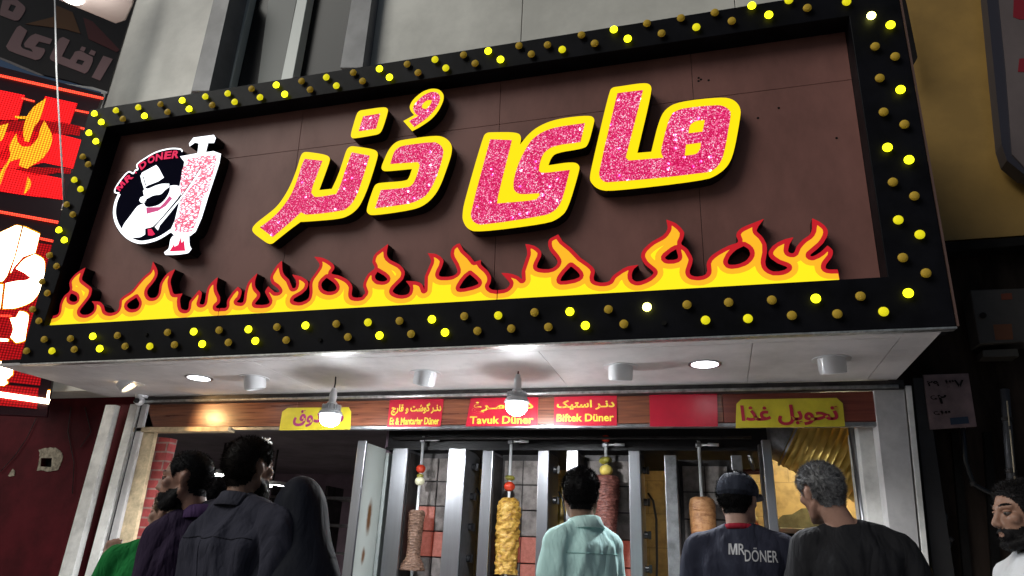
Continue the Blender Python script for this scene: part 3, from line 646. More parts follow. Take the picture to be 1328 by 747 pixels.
# the flames, three panels; each: red face, orange inlay, yellow inlay (millimetres in the sign's plane)
FLAMES = [[[[[-4817,294],[-4814,290],[-3322,291],[-3310,294],[-3310,358],[-3314,362],[-3326,362],[-3334,366],[-3341,374],[-3341,378],[-3317,398],[-3313,410],[-3313,422],[-3318,446],[-3351,494],[-3359,514],[-3364,538],[-3364,594],[-3366,597],[-3390,579],[-3407,562],[-3427,538],[-3435,522],[-3440,494],[-3439,418],[-3441,406],[-3446,400],[-3454,397],[-3470,399],[-3478,402],[-3485,410],[-3479,450],[-3480,486],[-3489,498],[-3506,510],[-3568,434],[-3572,426],[-3573,410],[-3571,378],[-3576,366],[-3582,363],[-3594,362],[-3626,371],[-3634,377],[-3643,390],[-3658,434],[-3660,450],[-3659,462],[-3648,490],[-3650,492],[-3702,489],[-3718,492],[-3728,498],[-3737,510],[-3768,574],[-3773,590],[-3774,610],[-3766,646],[-3753,682],[-3754,686],[-3790,673],[-3810,660],[-3830,641],[-3845,618],[-3858,590],[-3862,574],[-3859,510],[-3865,490],[-3870,483],[-3882,475],[-3902,472],[-3918,473],[-3934,478],[-3949,490],[-3962,506],[-3968,526],[-3967,538],[-3960,554],[-3934,584],[-3915,614],[-3904,642],[-3903,666],[-3911,690],[-3923,710],[-3966,763],[-3969,706],[-3973,690],[-3980,678],[-4014,654],[-4030,638],[-4064,598],[-4096,554],[-4110,540],[-4126,529],[-4170,505],[-4190,489],[-4198,480],[-4202,470],[-4203,458],[-4197,430],[-4198,410],[-4203,394],[-4210,388],[-4226,381],[-4254,376],[-4274,377],[-4298,382],[-4322,396],[-4345,438],[-4374,463],[-4390,471],[-4410,475],[-4462,479],[-4466,478],[-4442,458],[-4430,438],[-4426,414],[-4430,402],[-4447,386],[-4474,375],[-4506,374],[-4526,377],[-4538,381],[-4554,391],[-4562,402],[-4563,410],[-4553,430],[-4509,490],[-4494,516],[-4489,534],[-4489,566],[-4494,582],[-4510,598],[-4594,649],[-4606,658],[-4611,666],[-4614,682],[-4602,759],[-4642,741],[-4678,718],[-4700,698],[-4717,674],[-4722,662],[-4725,646],[-4721,630],[-4704,594],[-4704,578],[-4712,566],[-4738,546],[-4749,534],[-4762,506],[-4768,470],[-4761,414],[-4765,398],[-4774,390],[-4782,387],[-4814,382],[-4816,362]],[[-4074,394],[-4094,399],[-4110,407],[-4123,418],[-4128,426],[-4129,434],[-4122,446],[-4106,459],[-4058,486],[-4054,485],[-4026,454],[-4016,438],[-4015,422],[-4018,410],[-4026,401],[-4042,395]],[[-4654,486],[-4682,498],[-4692,510],[-4695,522],[-4694,538],[-4690,550],[-4682,554],[-4662,550],[-4626,531],[-4615,518],[-4610,506],[-4609,494],[-4618,487],[-4630,484]]],[[[-4816,294],[-4814,290],[-3330,291],[-3310,294],[-3310,334],[-3314,337],[-3330,338],[-3346,344],[-3358,353],[-3365,366],[-3366,382],[-3363,390],[-3354,401],[-3338,414],[-3338,426],[-3345,442],[-3366,470],[-3379,494],[-3386,518],[-3390,540],[-3394,540],[-3406,525],[-3414,506],[-3416,466],[-3414,414],[-3418,394],[-3430,380],[-3450,373],[-3470,373],[-3490,380],[-3502,390],[-3508,402],[-3510,410],[-3509,422],[-3504,442],[-3503,466],[-3506,472],[-3546,422],[-3548,410],[-3546,374],[-3551,358],[-3558,348],[-3574,339],[-3594,337],[-3614,340],[-3640,350],[-3657,366],[-3672,394],[-3683,430],[-3685,450],[-3684,462],[-3686,464],[-3706,464],[-3730,469],[-3748,482],[-3759,498],[-3785,550],[-3797,582],[-3800,602],[-3795,634],[-3798,637],[-3818,614],[-3834,582],[-3837,562],[-3835,506],[-3842,481],[-3851,466],[-3867,454],[-3882,449],[-3898,447],[-3930,450],[-3950,459],[-3966,471],[-3984,494],[-3990,510],[-3993,526],[-3992,542],[-3987,558],[-3978,573],[-3952,602],[-3937,626],[-3929,646],[-3928,658],[-3930,670],[-3942,693],[-3946,695],[-3950,678],[-3962,662],[-3998,634],[-4010,623],[-4045,582],[-4077,538],[-4092,522],[-4114,507],[-4158,483],[-4177,466],[-4171,422],[-4173,406],[-4177,390],[-4184,378],[-4198,366],[-4218,357],[-4254,351],[-4274,352],[-4306,359],[-4322,366],[-4338,377],[-4350,392],[-4366,423],[-4382,439],[-4402,448],[-4407,446],[-4402,430],[-4401,414],[-4406,394],[-4418,377],[-4434,365],[-4466,351],[-4486,348],[-4510,349],[-4542,356],[-4562,365],[-4576,378],[-4585,394],[-4588,414],[-4581,434],[-4520,518],[-4514,538],[-4514,562],[-4518,572],[-4526,579],[-4606,627],[-4626,643],[-4638,666],[-4640,678],[-4636,710],[-4638,715],[-4663,698],[-4681,682],[-4695,662],[-4699,646],[-4680,602],[-4678,581],[-4630,563],[-4609,550],[-4595,534],[-4585,510],[-4586,485],[-4594,474],[-4610,463],[-4626,459],[-4642,459],[-4666,463],[-4686,471],[-4702,482],[-4714,498],[-4722,527],[-4734,510],[-4742,474],[-4742,458],[-4736,414],[-4740,390],[-4753,374],[-4762,368],[-4778,362],[-4814,357]],[[-4082,370],[-4102,376],[-4118,383],[-4139,398],[-4152,418],[-4153,442],[-4142,462],[-4118,481],[-4066,510],[-4050,511],[-4040,506],[-4010,474],[-3994,450],[-3989,426],[-3993,406],[-3996,398],[-4009,382],[-4030,372],[-4058,368]]],[[[-4815,294],[-4814,291],[-3418,290],[-3318,292],[-3310,294],[-3310,298],[-3311,302],[-3314,304],[-3342,307],[-3367,318],[-3385,334],[-3398,360],[-3402,362],[-3422,347],[-3450,339],[-3486,343],[-3514,357],[-3517,354],[-3524,338],[-3534,325],[-3546,317],[-3570,306],[-3602,305],[-3642,314],[-3669,330],[-3686,350],[-3703,382],[-3718,432],[-3742,439],[-3766,454],[-3786,478],[-3798,502],[-3802,504],[-3806,482],[-3814,462],[-3826,445],[-3842,431],[-3870,418],[-3898,414],[-3926,415],[-3954,424],[-3963,390],[-3979,366],[-3994,352],[-4018,341],[-4054,335],[-4086,337],[-4117,346],[-4150,365],[-4154,364],[-4162,353],[-4174,342],[-4190,333],[-4214,324],[-4254,318],[-4294,321],[-4323,330],[-4340,338],[-4357,350],[-4378,374],[-4402,347],[-4418,336],[-4442,324],[-4462,318],[-4486,315],[-4510,316],[-4538,320],[-4558,326],[-4574,334],[-4594,349],[-4602,357],[-4613,374],[-4617,386],[-4621,406],[-4621,426],[-4654,426],[-4678,432],[-4706,444],[-4703,414],[-4705,394],[-4709,378],[-4716,366],[-4734,347],[-4750,337],[-4774,330],[-4814,324]],[[-4556,530],[-4554,527],[-4549,534],[-4546,550],[-4548,554],[-4566,565],[-4586,576],[-4566,550]],[[-4636,602],[-4630,600],[-4628,602],[-4646,616],[-4649,614],[-4646,606]]]],[[[[-3304,294],[-3290,291],[-3234,290],[-1266,291],[-1248,294],[-1248,366],[-1250,369],[-1274,373],[-1286,377],[-1297,386],[-1303,394],[-1304,402],[-1295,418],[-1291,434],[-1290,454],[-1292,466],[-1305,490],[-1320,510],[-1354,541],[-1361,550],[-1364,558],[-1363,578],[-1366,581],[-1406,571],[-1440,614],[-1486,658],[-1514,708],[-1534,705],[-1557,690],[-1569,674],[-1574,650],[-1574,634],[-1571,618],[-1563,602],[-1534,554],[-1521,522],[-1520,510],[-1524,502],[-1532,494],[-1546,487],[-1558,484],[-1586,481],[-1626,484],[-1638,487],[-1646,492],[-1650,502],[-1647,518],[-1632,550],[-1623,582],[-1622,594],[-1627,606],[-1646,627],[-1674,645],[-1690,650],[-1738,658],[-1715,618],[-1710,602],[-1710,590],[-1746,498],[-1747,486],[-1744,410],[-1746,405],[-1758,434],[-1766,444],[-1782,456],[-1810,465],[-1874,472],[-1879,470],[-1856,442],[-1845,422],[-1847,398],[-1852,386],[-1858,381],[-1870,376],[-1898,374],[-1922,377],[-1950,388],[-1969,402],[-1970,414],[-1953,438],[-1910,478],[-1901,490],[-1893,518],[-1895,542],[-1910,566],[-1934,590],[-1950,600],[-1998,625],[-2015,638],[-2028,654],[-2035,670],[-2037,682],[-2036,706],[-2031,742],[-2034,746],[-2114,690],[-2124,678],[-2131,666],[-2135,650],[-2138,626],[-2134,614],[-2118,590],[-2117,578],[-2123,570],[-2160,542],[-2173,522],[-2182,502],[-2189,478],[-2190,454],[-2173,418],[-2170,406],[-2174,399],[-2182,393],[-2188,382],[-2194,378],[-2230,377],[-2250,381],[-2262,386],[-2270,398],[-2272,410],[-2270,442],[-2272,458],[-2279,474],[-2298,497],[-2326,518],[-2362,536],[-2386,546],[-2430,557],[-2440,562],[-2442,570],[-2427,590],[-2423,602],[-2427,618],[-2443,638],[-2478,662],[-2518,682],[-2538,688],[-2586,697],[-2588,694],[-2548,650],[-2540,634],[-2539,622],[-2556,590],[-2591,538],[-2600,514],[-2602,490],[-2592,434],[-2593,410],[-2596,398],[-2602,390],[-2614,381],[-2642,371],[-2658,369],[-2674,369],[-2706,378],[-2716,386],[-2715,394],[-2709,402],[-2654,430],[-2626,455],[-2619,466],[-2613,486],[-2613,502],[-2617,514],[-2626,525],[-2638,535],[-2670,554],[-2694,563],[-2746,576],[-2748,574],[-2717,538],[-2710,523],[-2707,510],[-2706,486],[-2710,478],[-2718,474],[-2730,475],[-2737,482],[-2771,542],[-2812,578],[-2826,598],[-2834,618],[-2846,682],[-2850,686],[-2879,658],[-2894,637],[-2918,590],[-2923,566],[-2916,542],[-2902,518],[-2850,481],[-2833,462],[-2834,454],[-2846,451],[-2870,454],[-2930,501],[-2942,484],[-2949,466],[-2946,455],[-2906,397],[-2901,386],[-2902,378],[-2906,374],[-2922,368],[-2958,366],[-3002,370],[-3014,374],[-3018,378],[-3019,382],[-3015,390],[-2992,418],[-2988,430],[-2987,442],[-2992,458],[-3032,498],[-3042,520],[-3045,546],[-3044,562],[-3035,602],[-3038,605],[-3086,559],[-3098,543],[-3103,530],[-3110,502],[-3115,466],[-3114,410],[-3118,396],[-3126,392],[-3138,392],[-3162,397],[-3170,402],[-3170,408],[-3154,422],[-3149,430],[-3144,454],[-3143,470],[-3145,482],[-3153,494],[-3178,514],[-3182,513],[-3219,474],[-3246,430],[-3252,414],[-3252,402],[-3247,374],[-3250,365],[-3262,360],[-3302,362],[-3304,358]],[[-1498,396],[-1502,402],[-1500,410],[-1479,446],[-1458,471],[-1434,489],[-1387,446],[-1372,426],[-1374,421],[-1378,416],[-1410,405],[-1466,395],[-1482,394]],[[-2454,433],[-2482,444],[-2494,453],[-2504,466],[-2510,482],[-2510,498],[-2503,510],[-2478,533],[-2474,535],[-2418,497],[-2402,481],[-2388,458],[-2390,445],[-2402,435],[-2430,431]],[[-2070,482],[-2090,490],[-2100,498],[-2108,510],[-2110,526],[-2094,552],[-2043,522],[-2022,503],[-2016,494],[-2018,486],[-2034,479],[-2050,479]]],[[[-3304,294],[-3286,291],[-3178,290],[-1270,291],[-1248,294],[-1248,342],[-1294,353],[-1316,370],[-1325,382],[-1330,398],[-1327,414],[-1317,430],[-1315,446],[-1318,462],[-1327,478],[-1342,497],[-1374,526],[-1390,549],[-1410,546],[-1425,554],[-1458,596],[-1505,642],[-1526,677],[-1530,680],[-1542,670],[-1546,664],[-1549,638],[-1542,615],[-1512,566],[-1496,526],[-1496,502],[-1502,490],[-1514,477],[-1542,462],[-1558,458],[-1586,456],[-1630,459],[-1646,464],[-1662,473],[-1673,490],[-1675,502],[-1674,514],[-1668,534],[-1652,566],[-1648,590],[-1652,598],[-1662,608],[-1682,621],[-1690,623],[-1685,602],[-1687,578],[-1722,490],[-1719,398],[-1721,390],[-1727,382],[-1742,375],[-1758,379],[-1766,388],[-1778,418],[-1786,429],[-1802,437],[-1822,441],[-1825,438],[-1820,414],[-1823,390],[-1830,374],[-1846,359],[-1866,352],[-1898,349],[-1930,354],[-1950,361],[-1974,373],[-1988,386],[-1996,402],[-1995,418],[-1988,434],[-1979,446],[-1923,502],[-1918,518],[-1919,534],[-1930,551],[-1950,570],[-2010,603],[-2042,630],[-2056,654],[-2062,690],[-2066,692],[-2102,666],[-2111,646],[-2112,626],[-2095,598],[-2090,578],[-2080,574],[-2030,543],[-2001,518],[-1991,498],[-1991,490],[-1994,478],[-1999,470],[-2006,465],[-2014,460],[-2030,455],[-2050,454],[-2086,460],[-2105,470],[-2126,490],[-2132,502],[-2135,526],[-2138,529],[-2147,518],[-2155,502],[-2163,482],[-2166,466],[-2164,454],[-2145,414],[-2147,394],[-2172,362],[-2186,355],[-2214,351],[-2242,353],[-2266,360],[-2282,370],[-2294,390],[-2297,410],[-2296,450],[-2307,470],[-2326,488],[-2341,498],[-2378,516],[-2406,526],[-2414,526],[-2399,514],[-2383,498],[-2372,482],[-2364,466],[-2363,442],[-2376,422],[-2390,413],[-2410,407],[-2430,405],[-2450,407],[-2474,413],[-2490,420],[-2510,434],[-2526,454],[-2533,474],[-2534,506],[-2519,530],[-2492,554],[-2482,560],[-2470,560],[-2467,562],[-2464,582],[-2449,602],[-2451,610],[-2462,621],[-2490,640],[-2518,654],[-2519,650],[-2515,642],[-2514,622],[-2519,602],[-2544,562],[-2565,534],[-2575,510],[-2576,490],[-2567,434],[-2569,402],[-2574,386],[-2582,374],[-2603,358],[-2638,346],[-2662,344],[-2698,349],[-2714,354],[-2730,363],[-2739,374],[-2741,382],[-2741,398],[-2735,410],[-2722,424],[-2670,449],[-2653,462],[-2645,470],[-2640,482],[-2638,494],[-2639,502],[-2654,516],[-2682,532],[-2686,530],[-2681,510],[-2681,486],[-2687,466],[-2698,455],[-2714,449],[-2730,449],[-2742,453],[-2756,466],[-2791,526],[-2822,553],[-2841,574],[-2853,598],[-2866,634],[-2894,582],[-2897,570],[-2896,558],[-2882,534],[-2842,508],[-2820,486],[-2809,470],[-2806,454],[-2811,442],[-2825,430],[-2842,426],[-2858,426],[-2874,428],[-2886,434],[-2910,454],[-2914,455],[-2884,410],[-2877,394],[-2878,372],[-2890,354],[-2902,347],[-2918,343],[-2958,341],[-3010,346],[-3022,350],[-3034,358],[-3040,366],[-3043,374],[-3043,390],[-3035,406],[-3014,430],[-3012,442],[-3018,450],[-3041,470],[-3054,486],[-3066,514],[-3070,538],[-3080,522],[-3086,498],[-3090,462],[-3089,406],[-3092,390],[-3102,376],[-3110,370],[-3126,366],[-3154,369],[-3180,378],[-3192,390],[-3197,402],[-3195,414],[-3187,426],[-3174,438],[-3168,458],[-3169,474],[-3178,482],[-3202,455],[-3224,418],[-3227,406],[-3222,370],[-3229,350],[-3238,342],[-3254,336],[-3302,337],[-3304,334]],[[-1494,370],[-1514,376],[-1523,386],[-1528,402],[-1522,422],[-1501,458],[-1474,490],[-1442,513],[-1430,514],[-1422,511],[-1382,476],[-1354,446],[-1347,426],[-1348,418],[-1353,406],[-1360,398],[-1374,390],[-1406,380],[-1462,371]]],[[[-3304,294],[-3294,291],[-3174,290],[-1270,291],[-1250,293],[-1248,306],[-1250,311],[-1290,317],[-1313,326],[-1335,342],[-1354,363],[-1394,349],[-1438,340],[-1482,336],[-1514,340],[-1538,353],[-1552,370],[-1560,398],[-1558,423],[-1562,425],[-1606,424],[-1638,427],[-1662,435],[-1686,450],[-1688,386],[-1697,366],[-1710,353],[-1730,344],[-1754,343],[-1778,353],[-1794,370],[-1807,350],[-1826,332],[-1850,322],[-1878,317],[-1922,318],[-1942,323],[-1978,337],[-2003,354],[-2020,374],[-2029,398],[-2030,420],[-2074,423],[-2098,429],[-2114,437],[-2117,434],[-2112,406],[-2116,382],[-2125,366],[-2154,334],[-2174,324],[-2198,319],[-2234,319],[-2266,325],[-2286,333],[-2302,343],[-2312,354],[-2322,370],[-2326,382],[-2329,402],[-2330,444],[-2332,430],[-2336,422],[-2353,398],[-2378,382],[-2406,375],[-2430,372],[-2454,374],[-2482,381],[-2510,393],[-2534,410],[-2543,374],[-2562,347],[-2590,328],[-2610,320],[-2634,313],[-2662,311],[-2702,316],[-2726,323],[-2750,336],[-2765,354],[-2773,374],[-2774,402],[-2764,426],[-2774,436],[-2778,434],[-2790,416],[-2806,403],[-2822,396],[-2842,392],[-2846,362],[-2859,338],[-2882,320],[-2906,312],[-2934,308],[-2958,308],[-2998,311],[-3022,315],[-3038,321],[-3054,331],[-3064,342],[-3074,358],[-3094,341],[-3122,334],[-3162,337],[-3194,347],[-3206,326],[-3226,311],[-3254,302],[-3302,304],[-3304,302]],[[-1961,514],[-1958,513],[-1952,518],[-1952,526],[-1970,544],[-1986,553],[-1987,550],[-1974,536]]]],[[[[-1242,294],[-1234,291],[-1214,291],[-974,290],[734,290],[738,294],[737,350],[734,368],[690,371],[678,376],[674,382],[676,394],[682,406],[709,438],[718,455],[721,466],[722,482],[713,498],[698,514],[659,478],[634,463],[618,456],[610,455],[604,458],[602,462],[607,470],[643,498],[678,531],[700,566],[708,590],[708,606],[705,618],[694,638],[670,663],[638,685],[634,685],[628,622],[617,594],[606,582],[575,562],[554,542],[537,522],[522,490],[514,482],[506,481],[494,486],[489,494],[488,502],[499,538],[522,574],[522,579],[478,571],[438,555],[406,533],[388,510],[383,498],[382,486],[384,474],[394,457],[426,428],[466,407],[474,401],[474,394],[458,384],[426,378],[398,380],[386,386],[374,395],[366,406],[361,418],[360,442],[373,494],[376,522],[375,550],[362,586],[350,606],[333,626],[329,634],[329,642],[342,666],[374,706],[370,706],[282,676],[250,663],[237,654],[221,638],[214,622],[214,610],[222,586],[220,574],[210,568],[171,558],[130,540],[98,522],[70,504],[52,486],[40,466],[35,446],[37,410],[30,391],[18,383],[6,379],[-22,377],[-38,380],[-54,387],[-60,394],[-63,402],[-63,418],[-47,458],[-41,486],[-47,510],[-66,550],[-78,564],[-98,581],[-103,590],[-102,599],[-90,622],[-84,642],[-82,658],[-85,670],[-103,698],[-126,723],[-142,734],[-182,754],[-183,750],[-178,710],[-178,698],[-183,682],[-190,670],[-210,650],[-270,620],[-300,598],[-325,574],[-339,550],[-343,526],[-335,498],[-321,474],[-278,431],[-271,418],[-278,408],[-290,397],[-322,379],[-350,370],[-374,369],[-390,377],[-400,390],[-402,414],[-397,434],[-386,453],[-360,474],[-366,475],[-422,470],[-454,457],[-507,422],[-522,407],[-533,386],[-546,379],[-566,376],[-582,376],[-602,380],[-622,387],[-629,394],[-632,402],[-633,414],[-626,442],[-625,454],[-628,466],[-638,482],[-662,506],[-712,546],[-769,614],[-826,666],[-854,715],[-902,694],[-914,682],[-919,666],[-918,642],[-909,614],[-898,596],[-870,560],[-858,538],[-858,522],[-867,506],[-890,491],[-914,486],[-954,489],[-978,496],[-986,500],[-990,506],[-991,514],[-985,534],[-965,574],[-962,594],[-966,611],[-982,631],[-1008,650],[-1042,662],[-1066,667],[-1068,666],[-1056,622],[-1055,594],[-1087,490],[-1089,470],[-1085,430],[-1110,453],[-1148,470],[-1182,479],[-1218,483],[-1223,482],[-1171,422],[-1163,406],[-1170,390],[-1186,376],[-1202,371],[-1242,369]],[[-830,402],[-838,405],[-840,410],[-831,430],[-810,459],[-774,495],[-765,490],[-736,462],[-721,442],[-717,430],[-720,422],[-726,418],[-750,409],[-802,402]],[[166,437],[158,441],[155,446],[154,454],[156,466],[168,490],[190,514],[210,530],[250,548],[270,532],[278,521],[283,498],[278,482],[263,462],[250,452],[222,440],[194,435]],[[-186,493],[-199,502],[-201,510],[-199,514],[-166,542],[-134,559],[-125,518],[-125,506],[-128,498],[-136,494],[-154,491]]],[[[-1242,294],[-1234,291],[-1214,291],[-974,290],[734,290],[737,294],[734,343],[698,345],[674,350],[657,362],[649,378],[650,394],[655,410],[665,426],[692,458],[696,474],[694,476],[674,458],[649,442],[618,430],[606,430],[590,436],[581,446],[577,454],[578,470],[584,482],[651,538],[666,557],[678,578],[683,594],[682,610],[674,623],[658,640],[656,638],[648,602],[636,578],[621,562],[590,542],[570,523],[556,506],[539,470],[526,460],[514,456],[494,458],[478,466],[468,478],[464,490],[463,502],[471,542],[438,527],[423,514],[412,502],[408,494],[407,486],[410,478],[420,466],[442,447],[482,427],[494,417],[499,410],[501,398],[497,382],[482,368],[466,360],[450,355],[426,353],[394,355],[366,369],[350,384],[342,397],[337,410],[334,434],[337,458],[348,498],[351,546],[344,566],[334,586],[311,614],[306,626],[304,642],[306,659],[258,638],[246,629],[239,618],[247,590],[246,574],[262,571],[286,552],[300,534],[306,518],[308,498],[304,478],[294,460],[282,446],[266,433],[250,424],[210,412],[174,410],[156,414],[142,422],[130,442],[128,458],[132,474],[149,506],[170,530],[166,527],[162,527],[151,522],[110,501],[86,484],[70,469],[61,450],[62,410],[60,394],[55,382],[46,371],[30,361],[14,355],[-10,352],[-26,353],[-54,359],[-68,366],[-80,378],[-86,390],[-89,406],[-87,422],[-71,466],[-66,482],[-67,490],[-84,530],[-90,540],[-102,552],[-105,550],[-100,518],[-100,502],[-106,486],[-122,473],[-150,466],[-182,467],[-198,471],[-210,477],[-224,494],[-225,518],[-211,538],[-166,571],[-142,583],[-130,584],[-127,586],[-126,606],[-111,638],[-108,658],[-122,682],[-150,710],[-153,706],[-154,690],[-159,674],[-178,646],[-190,634],[-206,623],[-254,600],[-282,580],[-305,558],[-315,542],[-317,534],[-317,522],[-307,498],[-294,481],[-258,446],[-250,434],[-246,422],[-249,406],[-262,389],[-286,369],[-314,355],[-346,345],[-362,343],[-382,345],[-406,357],[-420,374],[-427,394],[-427,418],[-420,442],[-422,443],[-454,428],[-490,404],[-500,394],[-510,374],[-517,366],[-538,355],[-566,351],[-594,353],[-622,360],[-638,368],[-650,379],[-656,394],[-658,418],[-650,450],[-657,466],[-677,486],[-730,528],[-786,595],[-845,650],[-866,683],[-882,677],[-892,670],[-894,654],[-890,634],[-885,622],[-849,574],[-834,546],[-831,530],[-833,518],[-839,502],[-848,490],[-866,475],[-882,467],[-914,461],[-942,462],[-970,467],[-990,474],[-1003,482],[-1014,498],[-1016,518],[-1008,542],[-990,578],[-987,598],[-1002,615],[-1018,627],[-1030,632],[-1032,630],[-1029,606],[-1030,586],[-1063,482],[-1059,426],[-1063,414],[-1070,407],[-1078,403],[-1094,404],[-1102,410],[-1122,431],[-1154,445],[-1155,442],[-1143,426],[-1138,410],[-1141,390],[-1147,378],[-1162,362],[-1178,352],[-1198,346],[-1242,343]],[[-838,378],[-854,386],[-862,396],[-865,414],[-860,430],[-851,446],[-829,474],[-790,515],[-778,521],[-762,519],[-720,482],[-699,454],[-692,430],[-698,410],[-714,396],[-746,384],[-802,377]]],[[[-1242,294],[-1226,291],[-974,290],[582,290],[734,291],[735,294],[734,310],[678,314],[658,321],[643,330],[630,343],[621,358],[617,374],[616,394],[614,397],[594,399],[574,407],[561,418],[550,433],[546,433],[530,425],[534,406],[533,390],[529,374],[520,358],[497,338],[478,329],[458,323],[426,320],[402,321],[378,326],[353,338],[334,353],[320,370],[309,390],[302,418],[266,395],[242,386],[214,379],[174,377],[146,382],[125,394],[110,408],[98,432],[95,430],[95,402],[90,382],[84,366],[72,350],[58,338],[38,328],[10,320],[-14,319],[-46,323],[-70,330],[-90,341],[-103,354],[-113,370],[-120,390],[-122,410],[-118,439],[-138,435],[-166,433],[-190,435],[-214,442],[-216,438],[-213,414],[-218,394],[-230,375],[-250,355],[-270,340],[-302,324],[-338,313],[-366,310],[-386,312],[-402,317],[-426,331],[-444,350],[-453,366],[-458,382],[-462,384],[-473,374],[-484,354],[-502,336],[-526,324],[-550,319],[-570,318],[-598,320],[-638,331],[-663,346],[-675,358],[-686,375],[-714,360],[-742,351],[-798,344],[-822,343],[-846,346],[-872,358],[-887,374],[-896,394],[-898,430],[-930,428],[-966,433],[-1002,443],[-1026,458],[-1029,454],[-1026,426],[-1029,410],[-1037,394],[-1050,381],[-1062,374],[-1078,370],[-1094,370],[-1110,375],[-1135,342],[-1158,325],[-1170,319],[-1194,314],[-1242,311]],[[-264,498],[-262,496],[-259,498],[-258,522],[-250,543],[-234,562],[-205,586],[-242,568],[-266,551],[-282,535],[-284,530],[-282,522],[-275,510]]]]]
m_fred = glow('flame_red', (.72, .02, .03), .66, base=(.2, .004, .006))
m_fora = glow('flame_orange', (1, .5, .02), .9, base=(.3, .12, .01))
m_fyel = glow('flame_yellow', (1, .8, .012), 1.0, base=(.3, .25, .01))
m_fcase = M_('black_sign_side', (.012, .01, .01), .3, spec=.12)
def nest(loops):
    """outlines with the holes that lie in them"""
    def area(L): return sum(L[i-1][0]*L[i][1]-L[i][0]*L[i-1][1] for i in range(len(L)))
    def inside(p, L):
        c = False
        for i in range(len(L)):
            a, b = L[i-1], L[i]
            if (a[1] > p[1]) != (b[1] > p[1]) and p[0] < (b[0]-a[0])*(p[1]-a[1])/(b[1]-a[1])+a[0]: c = not c
        return c
    L = sorted(loops, key=lambda l: -abs(area(l))); out = []
    for l in L:
        for g in out:
            if inside(l[0], g[0]): g.append(l); break
        else: out.append([l])
    return out
FD = -.055
for lay in FLAMES:
    Ls = [[[(p[0] / 1000, p[1] / 1000) for p in l] for l in q] for q in lay]
    mb = MB()
    for g in nest(Ls[0]): mb.prism(g, FD - .004, PD + .001)
    fl = sobj('flame_panel', mb, m_fcase, sg)
    for nm, q, mm, z in (('red_face', Ls[0], m_fred, FD), ('orange_inlay', Ls[1], m_fora, FD + .003), ('yellow_inlay', Ls[2], m_fyel, FD + .006)):
        for g in nest(q): sobj(nm, MB().prism(g, z, z - .0028), mm, fl)

# the letters: dark casing, yellow face, glitter inlay
m_yel = glow('letter_yellow', (1, .74, .004), 1.02, base=(.3, .22, .005))
m_glit = glow('pink_glitter', (.9, .1, .3), 1.0, speck=170)
LD = -.045
def letter(o, k, outer, inner, holes=(), tongues=(), rnd=True):
    O = FS.poly(outer, LD, o, k); O = chaikin(O, 2) if rnd else curve(O)
    mb = MB(); mb.prism([O], LD - .003, PD + .001); ca = sobj('letter', mb, m_fcase, sg)
    sobj('yellow_face', MB().prism([O], LD, LD - .0028), m_yel, ca)
    I = curve(FS.poly(inner, LD, o, k)); H = [curve(FS.poly(h, LD, o, k)) for h in holes]
    sobj('glitter_inlay', MB().prism([I] + H, LD + .0035, LD + .0005), m_glit, ca)
letter((325, 190), 5.745, [(8,612),(40,570),(120,510),(200,445),(265,350),(310,260),(350,150),(372,70),(392,42),(430,40),(560,60),(592,82),(585,120),(545,230),(510,325),(510,325),(605,315),(605,315),(650,220),(690,100),(715,20),(745,-4),(790,0),(920,20),(950,45),(940,100),(880,290),(830,410),(790,470),(730,515),(660,540),(400,560),(372,560),(372,560),(290,620),(190,700),(160,725),(130,725),(80,690),(20,645)],
       [(70,603),(150,545),(230,465),(300,365),(345,260),(380,150),(405,93),(535,108),(500,200),(465,290),(452,345),(485,378),(640,355),(670,290),(710,170),(755,45),(888,70),(850,190),(800,340),(770,400),(735,445),(690,475),(420,508),(375,490),(300,560),(230,620),(165,675)])
letter((445, 105), 7.47, [(72,520),(100,420),(130,320),(155,288),(200,280),(400,250),(435,270),(430,310),(380,470),(350,510),(310,522),(110,556),(80,550)], [(152,488),(195,345),(360,317),(320,462)])
letter((445, 105), 7.47, [(583,388),(660,345),(688,330),(655,290),(645,250),(665,200),(710,150),(780,100),(860,75),(930,85),(970,130),(968,190),(920,290),(850,370),(750,440),(668,485)],
       [(640,390),(730,340),(695,310),(680,260),(700,220),(770,150),(850,110),(910,115),(940,155),(925,220),(870,300),(800,370),(690,447)], [[(762,260),(770,225),(810,190),(860,185),(855,215),(825,260),(795,275)]], rnd=False)
letter((470, 165), 5.977, [(145,310),(165,260),(190,200),(225,145),(270,108),(330,95),(570,62),(645,80),(695,135),(690,210),(660,300),(610,440),(560,530),(480,605),(380,642),(80,685),(40,670),(30,635),(85,470),(105,440),(140,430),(340,417),(362,390),(385,322),(385,322),(185,342),(155,335)],
       [(218,285),(250,190),(290,155),(350,140),(560,118),(610,145),(628,190),(600,310),(550,440),(490,530),(400,580),(300,602),(100,628),(145,488),(360,465),(400,430),(445,300),(430,270)])
letter((595, 140), 4.526, [(22,620),(30,560),(140,175),(160,145),(200,142),(345,142),(368,170),(358,217),(358,217),(420,140),(500,90),(600,60),(765,42),(798,60),(790,100),(760,215),(730,238),(570,262),(540,295),(525,337),(525,337),(670,315),(710,335),(705,375),(640,595),(590,645),(520,678),(110,730),(50,710),(22,660)],
       [(72,620),(185,185),(312,190),(230,520),(225,562),(450,540),(475,515),(472,500),(360,505),(325,480),(325,420),(355,320),(420,200),(480,150),(560,118),(740,90),(715,200),(560,225),(500,265),(475,330),(470,370),(490,383),(652,365),(605,540),(570,595),(510,628),(130,685),(85,665)])
